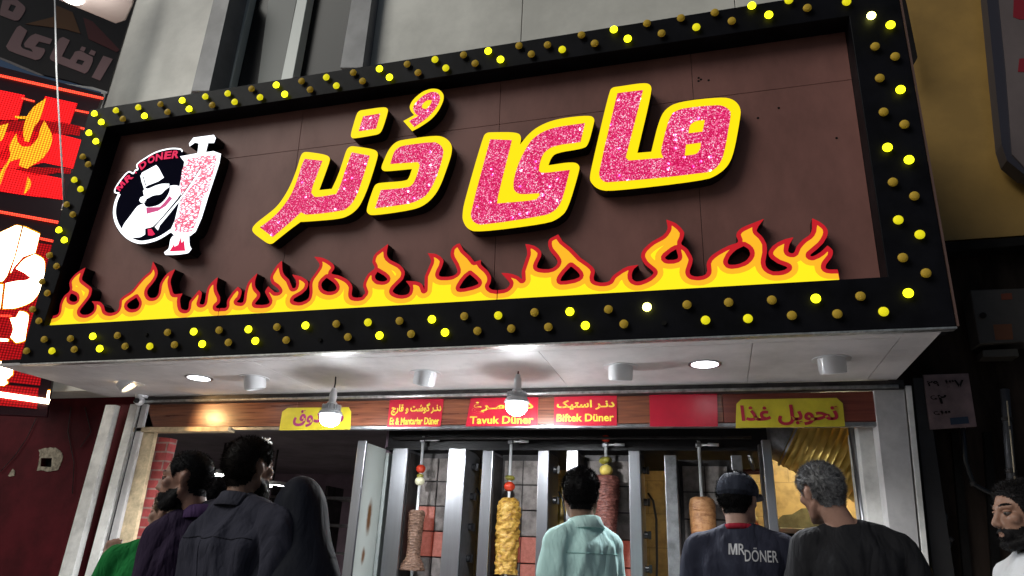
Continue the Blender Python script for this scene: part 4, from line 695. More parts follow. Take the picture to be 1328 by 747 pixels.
letter((760, 95), 4.667, [(22,630),(35,560),(140,110),(160,85),(200,80),(350,57),(392,68),(398,110),(310,482),(310,482),(395,475),(395,475),(440,290),(480,215),(560,172),(820,143),(895,158),(938,210),(932,280),(895,480),(860,560),(800,612),(720,648),(150,715),(70,702),(28,660)],
       [(80,600),(190,122),(345,103),(240,510),(260,530),(470,513),(455,480),(465,420),(500,290),(530,240),(590,215),(800,195),(850,210),(875,240),(865,320),(830,500),(790,570),(730,600),(130,660),(90,640)],
       [[(620,365),(630,315),(665,290),(720,283),(705,355)], [(597,500),(605,432),(695,420),(690,460),(665,490)]])

# round emblem with a cook beside a spit
m_lw = glow('emblem_white', (.93, .96, 1), 1.8, base=(.3, .3, .3))
m_lk = M_('emblem_dark', (.008, .008, .02), .5, spec=.0)
m_lr = glow('emblem_red', (.75, .012, .1), .8, base=(.6, .02, .05))
m_lp = glow('emblem_pink', (.6, .07, .25), .7, base=(.6, .1, .2))
o1, o2, kz = (140, 170), (140, 250), 7.946
ED = -.05
def E1(p): return FS.poly(p, ED, o1, kz)
def E2(p): return FS.poly(p, ED, o2, kz)
plate = curve(E1([(60,610),(100,540),(170,460),(225,412),(265,425),(290,395),(300,330),(380,270),(500,210),(640,175),(740,178),(775,215),(770,250),(930,225),(945,130),(900,120),(850,165),(835,135),(880,65),(1090,38),(1120,70),(1105,120),(1040,130),(1020,205),(1110,205),(1165,240),(1150,330)]) + E2([(1040,30),(970,260),(910,400),(850,440),(850,540),(870,580),(830,630),(600,645),(580,610),(630,570),(650,440),(640,420),(480,510),(330,528),(210,490),(110,400),(55,270),(50,150),(80,40)]), 3)
pl = sobj('emblem', MB().prism([plate], ED - .004, PD + .001), m_fcase, sg)
sobj('dark_face', MB().prism([plate], ED, ED - .0035), m_lk, pl)
def em(nm, loops, mat, z): sobj(nm, MB().prism(loops, ED + z, ED + z - .002), mat, pl)
def ribbon(pts, w):
    P = [Vector(p).to_2d() if len(p) > 2 else Vector(p) for p in curve_open(pts)]; L, Rr = [], []
    for i, p in enumerate(P):
        d = (P[min(i+1, len(P)-1)] - P[max(i-1, 0)]).normalized(); nrm = Vector((-d.y, d.x)); L.append(tuple(p + nrm * w)); Rr.append(tuple(p - nrm * w))
    return L + Rr[::-1]
def curve_open(pts, k=4):
    P = [np.array(p, float) for p in pts]; out = []
    for i in range(len(P) - 1):
        p0, p1, p2, p3 = P[max(i-1, 0)], P[i], P[i+1], P[min(i+2, len(P)-1)]
        for s in range(k):
            t = s / k; out.append(tuple(.5*((2*p1)+(-p0+p2)*t+(2*p0-5*p1+4*p2-p3)*t*t+(-p0+3*p1-3*p2+p3)*t**3)))
    out.append(tuple(P[-1])); return out
em('ring', [ribbon(E2([(118,15),(80,110),(70,230),(110,350),(200,455),(320,510),(450,495),(560,450),(700,355)]), .0125)], m_lw, .003)
em('outline', [ribbon(E1([(118,640),(75,632),(80,590),(130,510),(190,440),(225,420),(262,438),(285,405),(310,395),(302,345),(380,285),(500,218),(640,183),(745,187),(768,212)]), .0055)], m_lw, .003)
em('outline', [E1([(745,262),(930,228),(1090,208),(1165,235),(1150,330)]) + E2([(1035,40),(965,265),(905,400),(850,445),(690,442),(640,400),(690,290),(760,0)]) + E1([(770,640),(735,590),(790,320)])], m_lw, .0025)
m_kb = M_('emblem_meat', (.2, .15, .17), .4); t_ = m_kb.node_tree; b_ = t_.nodes['Principled BSDF']
tc = t_.nodes.new('ShaderNodeTexCoord'); mp = t_.nodes.new('ShaderNodeMapping'); mp.inputs['Scale'].default_value = (26, 62, 30); mp.inputs['Rotation'].default_value = (0, 0, .35); t_.links.new(tc.outputs['Object'], mp.inputs[0])
nz = t_.nodes.new('ShaderNodeTexVoronoi'); nz.feature = 'DISTANCE_TO_EDGE'; nz.inputs['Scale'].default_value = 1; t_.links.new(mp.outputs[0], nz.inputs[0])
rp = t_.nodes.new('ShaderNodeValToRGB'); rp.color_ramp.elements[0].position = .1; rp.color_ramp.elements[0].color = (.5, .008, .08, 1); rp.color_ramp.elements[1].position = .2; rp.color_ramp.elements[1].color = (.95, .93, 1, 1)
t_.links.new(nz.outputs[0], rp.inputs[0]); t_.links.new(rp.outputs[0], b_.inputs['Emission Color']); b_.inputs['Emission Strength'].default_value = 1.5
em('meat_face', [E1([(820,290),(1000,255),(1125,250),(1120,310),(1030,640)]) + E2([(1000,0),(920,290),(870,400),(790,415),(690,400),(690,300),(740,180),(760,20)]) + E1([(745,580),(770,400)])], m_kb, .005)
em('spit_handle', [curve(E1([(845,160),(840,130),(885,70),(1095,42),(1115,75),(1095,125),(1035,125),(1010,230),(925,245),(940,130),(900,120)]))], m_lw, .005)
em('flame_base', [curve(E2([(690,440),(840,440),(845,540),(865,580),(825,625),(600,642),(583,615),(630,575),(650,480)]))], m_lw, .005)
em('flame_mark', [E2([(640,608),(690,530),(690,560),(730,540),(755,465),(765,520),(790,495),(800,590),(810,600)])], m_lr, .0075)
em('cook_hat', [E1([(338,465),(355,430),(500,352),(525,380),(578,480),(520,520),(405,565),(375,595),(350,520)])], m_lw, .004)
em('cook_face', [curve(E1([(365,620),(385,590),(420,595),(490,565),(560,545),(635,545),(630,580),(590,610),(550,650),(470,665),(400,700),(385,735),(345,740),(325,715),(340,685),(375,670)]))], m_lw, .004)
em('hat_line', [ribbon(E1([(368,470),(395,565)]), .003)], m_lk, .0065)
em('cook_body', [curve(E2([(375,110),(390,140),(430,150),(530,125),(600,60),(640,-20),(640,-70),(700,-75),(760,-60),(760,0),(620,180),(470,345),(385,370),(385,430),(330,460),(200,455),(150,410),(160,340),(240,230),(310,140)]))], m_lw, .004)
em('neck_scarf', [E2([(400,155),(540,150),(590,100),(640,35),(668,62),(600,140),(520,190),(405,220)])], m_lp, .0065)
em('cook_moustache', [curve(E2([(385,90),(430,75),(470,40),(520,50),(560,40),(590,55),(540,70),(500,100),(440,122),(400,115)]))], m_lk, .0065)
em('knife', [E2([(490,355),(620,210),(760,50),(840,-60),(965,-250),(955,-200),(860,-60),(760,80),(540,345),(520,390)])], m_lw, .0075)
em('knife_line', [ribbon(E2([(490,352),(620,205),(760,40),(850,-80),(965,-255)]), .0022)], m_lk, .0095)
em('knife_line', [ribbon(E2([(540,350),(680,180),(780,50)]), .002)], m_lk, .0095)
em('sleeve_mark', [E2([(415,375),(455,375),(490,430),(460,445),(420,442)])], m_lr, .0065)
M_SHAPE = [(0, 0), (0, 1), (.3, 1), (.5, .3), (.7, 1), (1, 1), (1, 0), (.8, 0), (.8, .72), (.6, 0), (.4, 0), (.2, .72), (.2, 0)]
def arc_text(txt, pts, h, mat, z, wid):
    P = curve_open(pts, 12); Ls = [0]
    for i in range(1, len(P)): Ls.append(Ls[-1] + math.dist(P[i-1], P[i]))
    n = len(txt); mb = MB()
    for i, ch in enumerate(txt):
        s = Ls[-1] * (i + .5) / n; j = max(1, next((q for q in range(len(Ls)) if Ls[q] >= s), len(Ls)-1))
        d = Vector(P[j]) - Vector(P[j-1]); a = math.atan2(d.y, d.x); w = wid * Ls[-1] / n
        if ch == 'M': tb = MB().prism([[(x * w - w/2, y * h - h/2) for x, y in M_SHAPE]], .002, 0)
        elif ch == '.': tb = text_mb('.', (-w*.2, -h*.1, w*.2, h*.25), 0, .002, .03)
        else: tb = text_mb(ch, (-w/2, -h/2, w/2, h/2), 0, .002, .035)
        T = Matrix.Translation((P[j][0], P[j][1], ED + z)) @ Matrix.Rotation(a, 4, 'Z')
        mb.add([T @ Vector(v) for v in tb.v], tb.f)
    sobj('emblem_lettering', mb, mat, pl)
arc_text('MR', E1([(100,615),(160,540),(255,455)]), .062, m_lr, .004, .86)
arc_text('.', E1([(280,450),(310,415)]), .07, m_lr, .004, .9)
arc_text('DONER', E1([(325,385),(420,310),(560,260),(735,240)]), .068, m_lr, .004, .86)

# ------------------------------------------------------------------ lights and bulbs under the soffit
m_can = M_('white_plastic', (.72, .72, .74), .3, coat=.3)
def ring_down(x, y, label, lit=True):
    p = atz(x, y, ZS); t = thing('downlight', label, 'downlight', p, 'downlights set in the soffit')
    obj('ring', MB().lathe([(.085, .0), (.085, -.006), (.098, -.008), (.105, -.002), (.105, .0)], p, 32), m_steel, t, smooth=True, auto=40)
    obj('lens', MB().lathe([(.001, -.004), (.083, -.003), (.084, .004), (.001, .004)], p, 28), g_down, t, smooth=True)
    lt = bpy.data.lights.new('downlight_beam', 'SPOT'); lt.energy = 230; lt.color = (.95, .98, 1); lt.spot_size = R_(128); lt.spot_blend = .7; lt.shadow_soft_size = .07
    lo = bpy.data.objects.new('downlight_beam', lt); COL.objects.link(lo); lo.location = p + Vector((0, 0, -.02))
ring_down(258, 490, 'lit round downlight flush with the soffit, left of the gimbal spot beside the camera end')
ring_down(914, 472, 'lit round downlight with a steel ring near the right seam of the soffit')
CAN = {330: 'white spot can, just right of the lit downlight at the left end of the soffit', 552: 'white spot can above the red sign for mushroom meat, between the two big bulbs',
       805: 'white spot can between the right hand bulb and the lit downlight with a steel ring', 1078: 'white spot can alone at the dark right end of the soffit'}
for x, y in ((330, 490), (552, 484), (805, 476), (1078, 466)):
    p = atz(x, y, ZS); t = thing('spot_can', CAN[x], 'spotlight', p, 'white spot cans under the soffit')
    obj('flange', MB().lathe([(.001, -.001), (.1, -.001), (.112, -.004), (.112, -.0), (.1, .002)], p, 32), m_can, t, smooth=True, auto=40)
    Mx = Matrix.Translation(p) @ Matrix.Rotation(R_(14), 4, 'X') @ Matrix.Rotation(R_({330: -8, 552: 12, 805: 3, 1078: -4}[x]), 4, 'Y')
    obj('can', MB().lathe([(.08, .03), (.08, -.06), (.076, -.085), (.066, -.09), (.062, -.07), (.001, -.068)], (0, 0, 0), 32, M=Mx), m_can, t, smooth=True, auto=40)
    obj('lamp_face', MB().lathe([(.001, -.0665), (.06, -.0675), (.06, -.064), (.001, -.064)], (0, 0, 0), 24, M=Mx), M_('spot_glass', (.5, .5, .52), .15), t, smooth=True)
p = atz(168, 497, ZS); t = thing('tilted_spot', 'tilted warm spotlight at the left end of the soffit, aimed at the wood board', 'spotlight', p)
obj('flange', MB().lathe([(.085, -.001), (.115, -.004), (.115, .001), (.085, .002)], p, 32), m_can, t, smooth=True, auto=40)
Mx = Matrix.Translation(p + Vector((0, 0, -.01))) @ Matrix.Rotation(R_(-38), 4, 'Y') @ Matrix.Rotation(R_(20), 4, 'X')
obj('can', MB().lathe([(.08, .05), (.083, -.02), (.07, -.024), (.068, -.012)], (0, 0, 0), 28, M=Mx, cap=False), m_can, t, smooth=True, auto=40)
obj('lamp_face', MB().lathe([(.001, -.013), (.067, -.012), (.067, -.006), (.001, -.006)], (0, 0, 0), 24, M=Mx), glow('warm_lamp', (1, .72, .4), 6.0), t, smooth=True)
lt = bpy.data.lights.new('spot_beam', 'SPOT'); lt.energy = 26; lt.color = (1, .62, .25); lt.spot_size = R_(62); lt.spot_blend = .6; lt.shadow_soft_size = .05
lo = bpy.data.objects.new('spot_beam', lt); COL.objects.link(lo); lo.location = p + Vector((.1, .05, -.1)); tg = at(290, 552, 5.03)
lo.rotation_euler = (tg - lo.location).to_track_quat('-Z', 'Y').to_euler()
BUL = ['big lit white bulb hanging in front of the left yellow sign', 'big lit white bulb hanging in front of the red chicken sign']
for i, (x, y) in enumerate(((428, 543), (670, 528))):
    p = at(x, y, 4.5); t = thing('hanging_bulb', BUL[i], 'light bulb', (p.x, p.y, ZS), 'big white bulbs hanging under the soffit')
    gl_ = obj('globe', MB().lathe([(.07, -.014), (.076, .004), (.075, .02), (.066, .034), (.001, .035)], p, 28, cap=False), g_neck, t, smooth=True)
    obj('lit_dome', MB().lathe([(.001, -.056), (.03, -.053), (.055, -.039), (.07, -.0145)], p, 28, cap=False), g_bulb, gl_, smooth=True)
    fin = MB(); fin.lathe([(.03, .034), (.086, .03), (.08, .05), (.058, .07), (.034, .12), (.001, .12)], p, 24)  # skirt made wider than the globe to keep light off the soffit
    for k in range(18):
        a = 2 * math.pi * k / 18; Mk = Matrix.Translation(p) @ Matrix.Rotation(a, 4, 'Z')
        fin.box((.03, -.0016, .05), (.07, .0016, .1), Mk)
    obj('heat_sink', fin, M_('bulb_sink', (.62, .64, .66), .4, .2), t)
    obj('socket', MB().lathe([(.001, .12), (.026, .12), (.028, .17), (.024, .2), (.018, .205), (.018, .225), (.001, .226)], p, 20), m_can, t, smooth=True, auto=40)
    obj('cord', MB().tube([p + Vector((0, 0, .224)), p + Vector((.004, 0, .26)), Vector((p.x, p.y, ZS))], .006, 8), m_knob, t, smooth=True)
# security camera
p = atz(184, 513, ZS); t = thing('security_camera', 'small white dome camera under the left end of the soffit', 'camera', p)
obj('base', MB().lathe([(.001, -.025), (.05, -.022), (.055, -.0), (.001, 0)], p, 24), m_can, t, smooth=True, auto=40)
obj('ball', MB().ell(p + Vector((0, -.01, -.05)), (.043, .043, .043), 20, 12), m_can, t, smooth=True)
d_ = (Vector((.6, -4, -.5))).normalized(); q_ = p + Vector((0, -.01, -.05))
eye = obj('lens', MB().tube([q_ + d_ * .036, q_ + d_ * .048], [.024, .022], 18), m_knob, t, smooth=True, auto=40)
obj('glass', MB().ell(q_ + d_ * .047, (.011, .011, .011), 12, 8), M_('lens_glass', (.05, .05, .06), .05), eye, smooth=True)
obj('cable', MB().tube([p + Vector((.0, .02, -.03)), p + Vector((-.01, .03, -.35)), p + Vector((-.02, .03, -1.2)), p + Vector((-.03, .03, -2.4))], .006, 8), m_knob, t, smooth=True)

# ------------------------------------------------------------------ small signs on the fascia
m_red = M_('red_board', (.5, .012, .035), .3, var=(4, .15))
m_yb = M_('yellow_board', (.62, .52, .03), .35, var=(4, .2))
m_yl = M_('yellow_letters', (.78, .62, .06), .4)
m_rl = M_('red_letters', (.42, .012, .04), .4)
FF = FY(5.024)
def board(px, mat, label, lines, cat='sign', group=None, name='menu_sign'):
    L = FF.poly(px); c = (sum(p[0] for p in L) / len(L), 5.026, min(p[1] for p in L))
    t = thing(name, label, cat, c, group)
    obj('board', MB().prism([L], 0, -.0055, FF), mat, t)
    for txt, x0, y0, x1, y1, mm, bold, sh in lines:
        a = FF.px(x0, y1); b = FF.px(x1, y0)
        obj('lettering', text_mb(txt, (a[0], a[1], b[0], b[1]), .0005, .002, bold, FF, shear=sh), mm, t)
G = 'red menu signs on the wooden fascia'
K = '\u0640'
board([(506, 514), (576, 513), (571, 553), (502, 554)], m_red, 'red sign reading Et & Mantarlar Düner in yellow', [(shape('دن'+K+'ر گوشت و قارچ'), 507, 522, 573, 539, m_yl, .03, 0), ('Et & Mantarlar Düner', 505, 541, 570, 551, m_yl, .022, 0)], group=G)
board([(611, 513), (664, 513), (664, 552), (604, 553)], m_red, 'red sign reading Tavuk Düner, partly hidden by the right hand bulb', [(shape('دنر م'+K+'رغ'), 611, 520, 690, 536, m_yl, .03, 0), ('Tavuk Düner', 609, 540, 692, 549, m_yl, .022, 0)], group=G) if False else \
board([(611, 513), (698, 512), (697, 552), (604, 553)], m_red, 'red sign reading Tavuk Düner, partly hidden by the right hand bulb', [(shape('دنر م'+K+'رغ'), 612, 520, 692, 536, m_yl, .03, 0), ('Tavuk Düner', 609, 539, 692, 550, m_yl, .022, 0)], group=G)
board([(719, 511), (800, 511), (800, 552), (718, 552)], m_red, 'red sign reading Biftek Düner in yellow', [(shape('دن'+K+'ر استیک'), 722, 518, 797, 532, m_yl, .03, 0), ('Biftek Düner', 722, 536, 796, 547, m_yl, .022, 0)], group=G)
board([(842, 510), (930, 509), (931, 553), (843, 553)], m_red, 'plain red sign without any writing', [], group=G)
board([(955, 524), (961, 518), (1085, 516), (1093, 523), (1096, 553), (954, 555)], m_yb, 'yellow sign with large red Persian writing at the right end of the fascia', [(shape('تحویل غذا'), 962, 524, 1086, 552, m_rl, .03, 0)], name='counter_sign')
board([(366, 534), (373, 529), (452, 528), (455, 534), (454, 557), (362, 558)], m_yb, 'yellow sign with pink Persian writing behind the left hand bulb', [(shape('صندوق'), 379, 531, 447, 554, M_('plum_letters', (.3, .02, .14), .4), .03, 0)], name='counter_sign')

# ------------------------------------------------------------------ neighbour on the left: LED board, banner, canopy, wall
m_ledb = M_('led_backing', (.03, .006, .01), .4)
g_lr = glow('led_red', (1, .011, .014), 1.5, base=(.2, .01, .01), dots=.024)
g_ld = glow('led_red_dim', (.75, .008, .014), .5, base=(.15, .01, .01), dots=.024)
g_lo = glow('led_amber', (1, .38, .015), 1.5, base=(.3, .1, .01), dots=.024)
g_lw = glow('led_white', (1, .8, .55), 12.0)
g_ll = glow('led_line', (1, .06, .03), 2.2, dots=.02)
FL = Frame((-5.803, 4.9, 0), (.798, .603, 0), (0, 0, 1))
led = thing('led_board', 'glowing red LED display with amber flames and white letters at the left edge', 'LED sign', FL.M)
def led_p(nm, px, d, mat, o=(0, 0), k=1.0, sm=False, th=.004):
    L = FL.poly(px, d, o, k); L = curve(L) if sm else L
    return sobj(nm, MB().prism([L], d, d - th), mat, led)
led_p('backing', [(-60, 70), (134, 122), (118, 160), (60, 540), (-60, 535)], 0, m_ledb, th=.08)
oz, k3 = (0, 90), 3.736
for pts, mm in (([(-150,70),(120,125),(85,245),(-150,240)], g_lr), ([(218,130),(375,165),(338,268),(170,240)], g_lr), ([(-150,250),(60,250),(250,245),(390,275),(385,320),(270,310),(230,330),(60,440),(-150,430)], g_ld),
                ([(-150,330),(60,300),(240,300),(405,345),(385,440),(355,480),(210,450),(100,480),(-150,470)], g_lr), ([(80,470),(345,480),(340,505),(280,500),(190,515),(110,500)], g_ld), ([(-150,490),(50,480),(310,530),(305,630),(170,615),(-150,570)], g_lr)):
    led_p('red_field', pts, .006, mm, oz, k3)
for pts in ([(222,140),(165,180),(130,230),(112,300),(118,345),(140,350),(165,280),(195,235)], [(215,248),(252,320),(240,380),(205,430),(130,480),(92,465),(100,430),(45,450),(0,560),(-20,540),(0,500),(50,420),(45,370),(80,310),(85,350),(110,375),(150,372),(185,330),(195,290)], [(135,520),(150,545),(140,580),(115,605),(125,560)], [(-30,280),(40,262),(10,340),(-30,360)]):
    led_p('amber_flame', pts, .012, g_lo, oz, k3, True)
def line(a, b, w, mat=g_ll):
    P, Q = Vector(FL.px(*a, .01)), Vector(FL.px(*b, .01)); d = (Q - P).normalized(); n_ = Vector((-d.y, d.x)) * w
    sobj('red_line', MB().prism([[tuple(P - n_), tuple(Q - n_), tuple(Q + n_), tuple(P + n_)]], .02, .008), mat, led)
line((-60, 85), (134, 128), .012); line((-60, 264), (78, 289), .012); line((28, 127), (45, 132), .008); line((98, 143), (118, 147), .008); line((104, 166), (112, 168), .008); line((50, 309), (69, 313), .01); line((-60, 406), (15, 410), .008); line((20, 152), (36, 153), .01, g_lo)
line((-60, 503), (64, 521), .022, g_lw)
led_p('red_glow_field', [(-60, 300), (70, 318), (58, 430), (52, 500), (-60, 488)], .0045, g_ld)
led_p('red_glow_field', [(-60, 492), (50, 503), (48, 530), (-60, 520)], .0045, g_ld)
oz, k3 = (0, 270), 2.873
for pts, sm in (([(-60,60),(0,92),(60,64),(80,68),(52,180),(25,250),(10,270),(-60,280)], False), ([(88,70),(147,97),(130,165),(85,180),(50,220),(40,240),(62,170)], False), ([(60,225),(90,192),(130,172),(160,190),(166,220),(155,290),(120,345),(60,370),(12,372),(22,280),(60,272),(100,268),(115,258),(90,240)], True), ([(-60,290),(10,285),(0,372),(-60,372)], False),
                ([(38,410),(60,408),(72,385),(92,388),(105,400),(98,450),(92,492),(60,500),(40,480),(50,450)], True), ([(-60,575),(18,572),(45,595),(45,620),(20,638),(-60,635),(-60,610),(10,610)], True), ([(-5,645),(20,640),(28,650),(15,660),(-5,658)], True), ([(178,680),(186,680),(180,724),(170,722)], False), ([(-60,480),(30,488),(28,496),(-60,490)], False)):
    led_p('white_letter', pts, .014, g_lw, oz, k3, sm)
    cx_, cy_ = sum(p[0] for p in pts) / len(pts), sum(p[1] for p in pts) / len(pts); rr_ = max(math.hypot(p[0]-cx_, p[1]-cy_) for p in pts); kk = 1 + 6 / rr_
    led_p('amber_halo', [(cx_ + (p[0]-cx_)*kk, cy_ + (p[1]-cy_)*kk) for p in pts], .0095, g_lo, oz, k3, sm, .003)  # halo around the lit letters, built as larger amber shapes
# banner above it
m_ban = M_('dark_banner', (.022, .017, .016), .45, var=(2, .4))
m_bl = M_('banner_letters', (.26, .155, .16), .5)
FB = Frame(FL.o - FL.n * .02, FL.u, (0, 0, 1))
ban = thing('banner', 'dark banner with pale pink Persian letters at the top left corner', 'banner', FB.M)
def ban_p(nm, px, d, mat, holes=(), th=.004, sm=True, o=(0, 0), k=5.745):
    L = FB.poly(px, d, o, k); L = curve(L) if sm else L
    H = [FB.poly(h, d, o, k) for h in holes]
    return sobj(nm, MB().prism([L] + H, d, d - th), mat, ban)
ban_p('cloth', [(-300, -300), (1050, -300), (1010, 0), (800, 685), (520, 600), (320, 555), (0, 425), (-300, 330)], 0, m_ban, sm=False, th=.03)
ban_p('brown_band', [(190, 178), (400, 125), (420, 40), (540, 90), (600, 250), (480, 215)], .004, M_('banner_brown', (.12, .05, .015), .5), sm=False)
ban_p('brown_band', [(620, 130), (690, 160), (890, 370), (870, 388), (660, 290)], .004, M_('banner_red', (.09, .02, .02), .5), sm=False)
ban_p('letter', [(45, 345), (125, 205), (150, 190), (203, 228), (155, 335), (170, 360), (210, 375), (245, 388), (232, 365), (185, 350), (180, 325), (225, 270), (265, 250), (390, 292), (372, 330), (290, 308), (262, 345), (330, 362), (335, 380), (300, 435), (265, 447), (70, 378)], .004, m_bl)
ban_p('letter', [(375, 415), (440, 290), (470, 275), (520, 300), (460, 420), (520, 445), (545, 410), (560, 385), (600, 378), (690, 425), (690, 455), (655, 530), (630, 547), (395, 455), (372, 435)], .004, m_bl, [[(580, 440), (630, 455), (610, 485), (565, 470)]])
for q in ([(610, 345), (640, 355), (625, 385), (595, 370)], [(680, 370), (715, 385), (700, 415), (660, 400)]): ban_p('letter_dot', q, .004, m_bl, sm=False)
ban_p('letter', [(770, 415), (840, 440), (745, 600), (683, 575)], .004, m_bl, sm=False)
ban_p('letter', [(0, 85), (20, 0), (130, 0), (185, 50), (185, 80), (140, 148), (110, 152), (0, 112)], .004, m_bl, [[(60, 75), (80, 30), (120, 45), (95, 90)]])
ban_p('silver_strip', [(0, 425), (160, 490), (330, 563), (290, 560), (150, 505), (0, 440)], .006, M_('grey_strip', (.25, .22, .22), .4), sm=False)
ban_p('silver_strip', [(480, 622), (690, 648), (800, 683), (800, 697), (690, 668), (520, 632)], .006, m_stone, sm=False)
# canopy slab with its lamp
cz = 5.9; L = [tuple(atz(x, y, cz)[:2]) for x, y in ((60, -25), (75, 0), (150, 31), (163, 27), (172, 8), (180, -25))]
t = thing('canopy', 'pale canopy underside with a lamp in the top left corner', 'canopy', (L[0][0], L[0][1], cz))
obj('slab', MB().prism([L], cz, cz + .12), M_('dull_canopy', (.2, .16, .15), .6), t, .01)
p = atz(93, -5, cz); obj('lamp', MB().lathe([(.001, -.03), (.08, -.025), (.1, -.001), (.001, 0)], p, 20), glow('canopy_lamp', (1, .97, .9), 16.0), t, smooth=True)
lt = bpy.data.lights.new('canopy_lamp_light', 'POINT'); lt.energy = 22; lt.color = (.97, 1, .95); lt.shadow_soft_size = .15
lo = bpy.data.objects.new('canopy_lamp_light', lt); COL.objects.link(lo); lo.location = p + Vector((.25, -.1, -.2))
# hanging cable
p0, p1 = at(71, -10, 3.75), at(83, 265, 3.8)
t = thing('hanging_cable', 'thin white cable hanging down in front of the red LED display', 'cable', p1)
obj('cord', MB().tube([p0, at(73, 90, 3.77), at(77, 160, 3.78), at(81, 225, 3.8), p1], .007, 8), m_can, t, smooth=True)
obj('plug', MB().tube([p1, p1 + Vector((0, 0, -.05))], [.011, .009], 8), m_can, t, smooth=True)
# red wall below
t = thing('neighbour_wall', 'dark red neighbouring wall with a broken square hole and a plaster patch', 'wall', (-6.5, 5.3, .05))
F3 = FY(5.28)
hole = [F3.px(x, y) for x, y in ((54, 594), (68, 594), (67, 606), (53, 605))]
a0, b0 = F3.px(-90, 440); obj('wall_face', MB().prism([[(-9.5, .05), (-5.0, .05), (-5.0, 3.4), (-9.5, 3.4)], hole], 0, -.12, F3), m_redwall, t)
m_plas = M_('crumbled_plaster', (.42, .36, .27), .9, var=(30, .6), bump=(45, .6))
L = curve(F3.poly([(51, 583), (60, 581), (72, 581), (80, 586), (82, 593), (79, 602), (76, 609), (63, 612), (55, 610), (48, 611), (51, 601), (52, 591)]), 4)
L = [(p[0] + random.uniform(-.004, .004), p[1] + random.uniform(-.004, .004)) for p in L]
obj('plaster_patch', MB().prism([L, hole[::-1]], .006, .0, F3), m_plas, t)
L = curve(F3.poly([(11, 617), (17, 608), (20, 611), (19, 617), (13, 618)]), 3); obj('plaster_patch', MB().prism([L], .006, 0, F3), m_plas, t)
obj('socket_box', MB().prism([hole], -.05, -.09, F3), m_black, t)
cb = MB()
for pts in ([(0, 612), (20, 590), (35, 568), (48, 540)], [(92, 528), (88, 560), (96, 600), (94, 640)], [(110, 528), (118, 560), (104, 580)]):
    cb.tube([tuple(at(x, y, 5.265)) for x, y in pts], .0035, 6)
obj('loose_wire', cb, m_char, t, smooth=True)

# ------------------------------------------------------------------ neighbour on the right
m_mus = M_('mustard_board', (.37, .22, .055), .5, var=(1.4, .25))
t = thing('side_board', 'plain mustard signboard right of the big framed sign', 'signboard', at(1260, 308, 5.1))
slab('board', [(1150, -40), (1400, -60), (1400, 300), (1200, 314)], 5.1, .1, m_mus, t)
slab('lower_edge', [(1200, 316), (1400, 302), (1400, 312), (1202, 328)], 5.06, .14, m_black, t)
slab('torn_flap', [(1170, -20), (1177, 10), (1190, 74), (1180, 92), (1172, 40)], 4.9, .02, m_black, t)
t = thing('white_signboard', 'pale signboard with red marks and a dark frame in the top right corner', 'signboard', at(1325, 200, 4.85))
slab('frame', [(1276, -40), (1400, -60), (1400, 240), (1328, 226), (1306, 208), (1299, 187), (1290, 100)], 4.9, .12, M_('lilac_frame', (.03, .028, .04), .45), t)
slab('face', [(1292, -40), (1400, -60), (1400, 228), (1330, 218), (1313, 200), (1305, 90)], 4.885, .012, M_('pale_face', (.14, .11, .11), .5, var=(2, .2)), t)
slab('red_mark', [(1316, -40), (1400, -50), (1400, 26), (1322, 25), (1314, 22)], 4.882, .002, M_('crimson', (.22, .012, .02), .4), t)
slab('red_mark', [(1322, 76), (1400, 72), (1400, 95), (1320, 93)], 4.882, .002, M_('crimson_mark', (.22, .012, .02), .4), t)
t = thing('service_wall', 'dark grimy service wall right of the white pillar', 'wall', (2.3, 5.2, .05))
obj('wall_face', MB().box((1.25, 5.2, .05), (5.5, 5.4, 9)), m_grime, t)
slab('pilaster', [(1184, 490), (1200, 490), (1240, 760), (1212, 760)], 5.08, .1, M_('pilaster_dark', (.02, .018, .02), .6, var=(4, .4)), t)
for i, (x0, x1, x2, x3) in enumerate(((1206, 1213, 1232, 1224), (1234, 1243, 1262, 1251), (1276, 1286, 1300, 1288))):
    slab('dark_stripe', [(x0, 560), (x1, 560), (x2, 760), (x3, 760)], 5.16, .035, m_black, t)  # darker vertical stripes of the wall, standing for pipes
def pipe(name, label, pts, Y, r, mat, cat='pipe', group=None):
    P = [at(x, y, Y) for x, y in pts]; t = thing(name, label, cat, P[-1], group)
    obj('run', MB().tube(P, r, 12), mat, t, smooth=True)
    for q in (.3, .8):
        c = P[0].lerp(P[-1], q) if len(P) == 2 else P[len(P)//2]
        d = (P[1] - P[0]).normalized() if len(P) == 2 else (P[len(P)//2] - P[len(P)//2 - 1]).normalized()
        obj('clip', MB().tube([c - d * .012, c + d * .012], r * 1.3, 12), m_char, t, smooth=True, auto=40)
        if len(P) > 2: break
pipe('grey_pipe', 'grey vertical pipe beside the bearded man in white', [(1303, 505), (1313, 640)], 5.1, .026, M_('pipe_grey', (.09, .09, .1), .45, .3, var=(8, .3)))
pipe('thin_conduit', 'thin pale conduit just right of the grey pipe', [(1306, 520), (1318, 640)], 5.06, .004, M_('pale_conduit', (.6, .5, .35), .4))
pipe('black_cable', 'thick black cable curving behind the bearded man', [(1248, 540), (1252, 600), (1262, 628), (1285, 640), (1310, 645)], 5.1, .016, m_knob, 'cable')
pipe('black_hose', 'black tangled hose hanging low on the service wall', [(1217, 655), (1226, 670), (1222, 690), (1232, 700), (1226, 720), (1236, 740)], 5.12, .016, m_knob, 'hose')
a = at(1290, 410, 5.05)
t = thing('meter_box', 'beige electricity box with orange labels high on the service wall', 'meter box', a)
slab('box', [(1258, 376), (1345, 373), (1350, 442), (1270, 446)], 5.02, .18, M_('box_beige', (.05, .042, .036), .5, var=(4, .3)), t, .008)
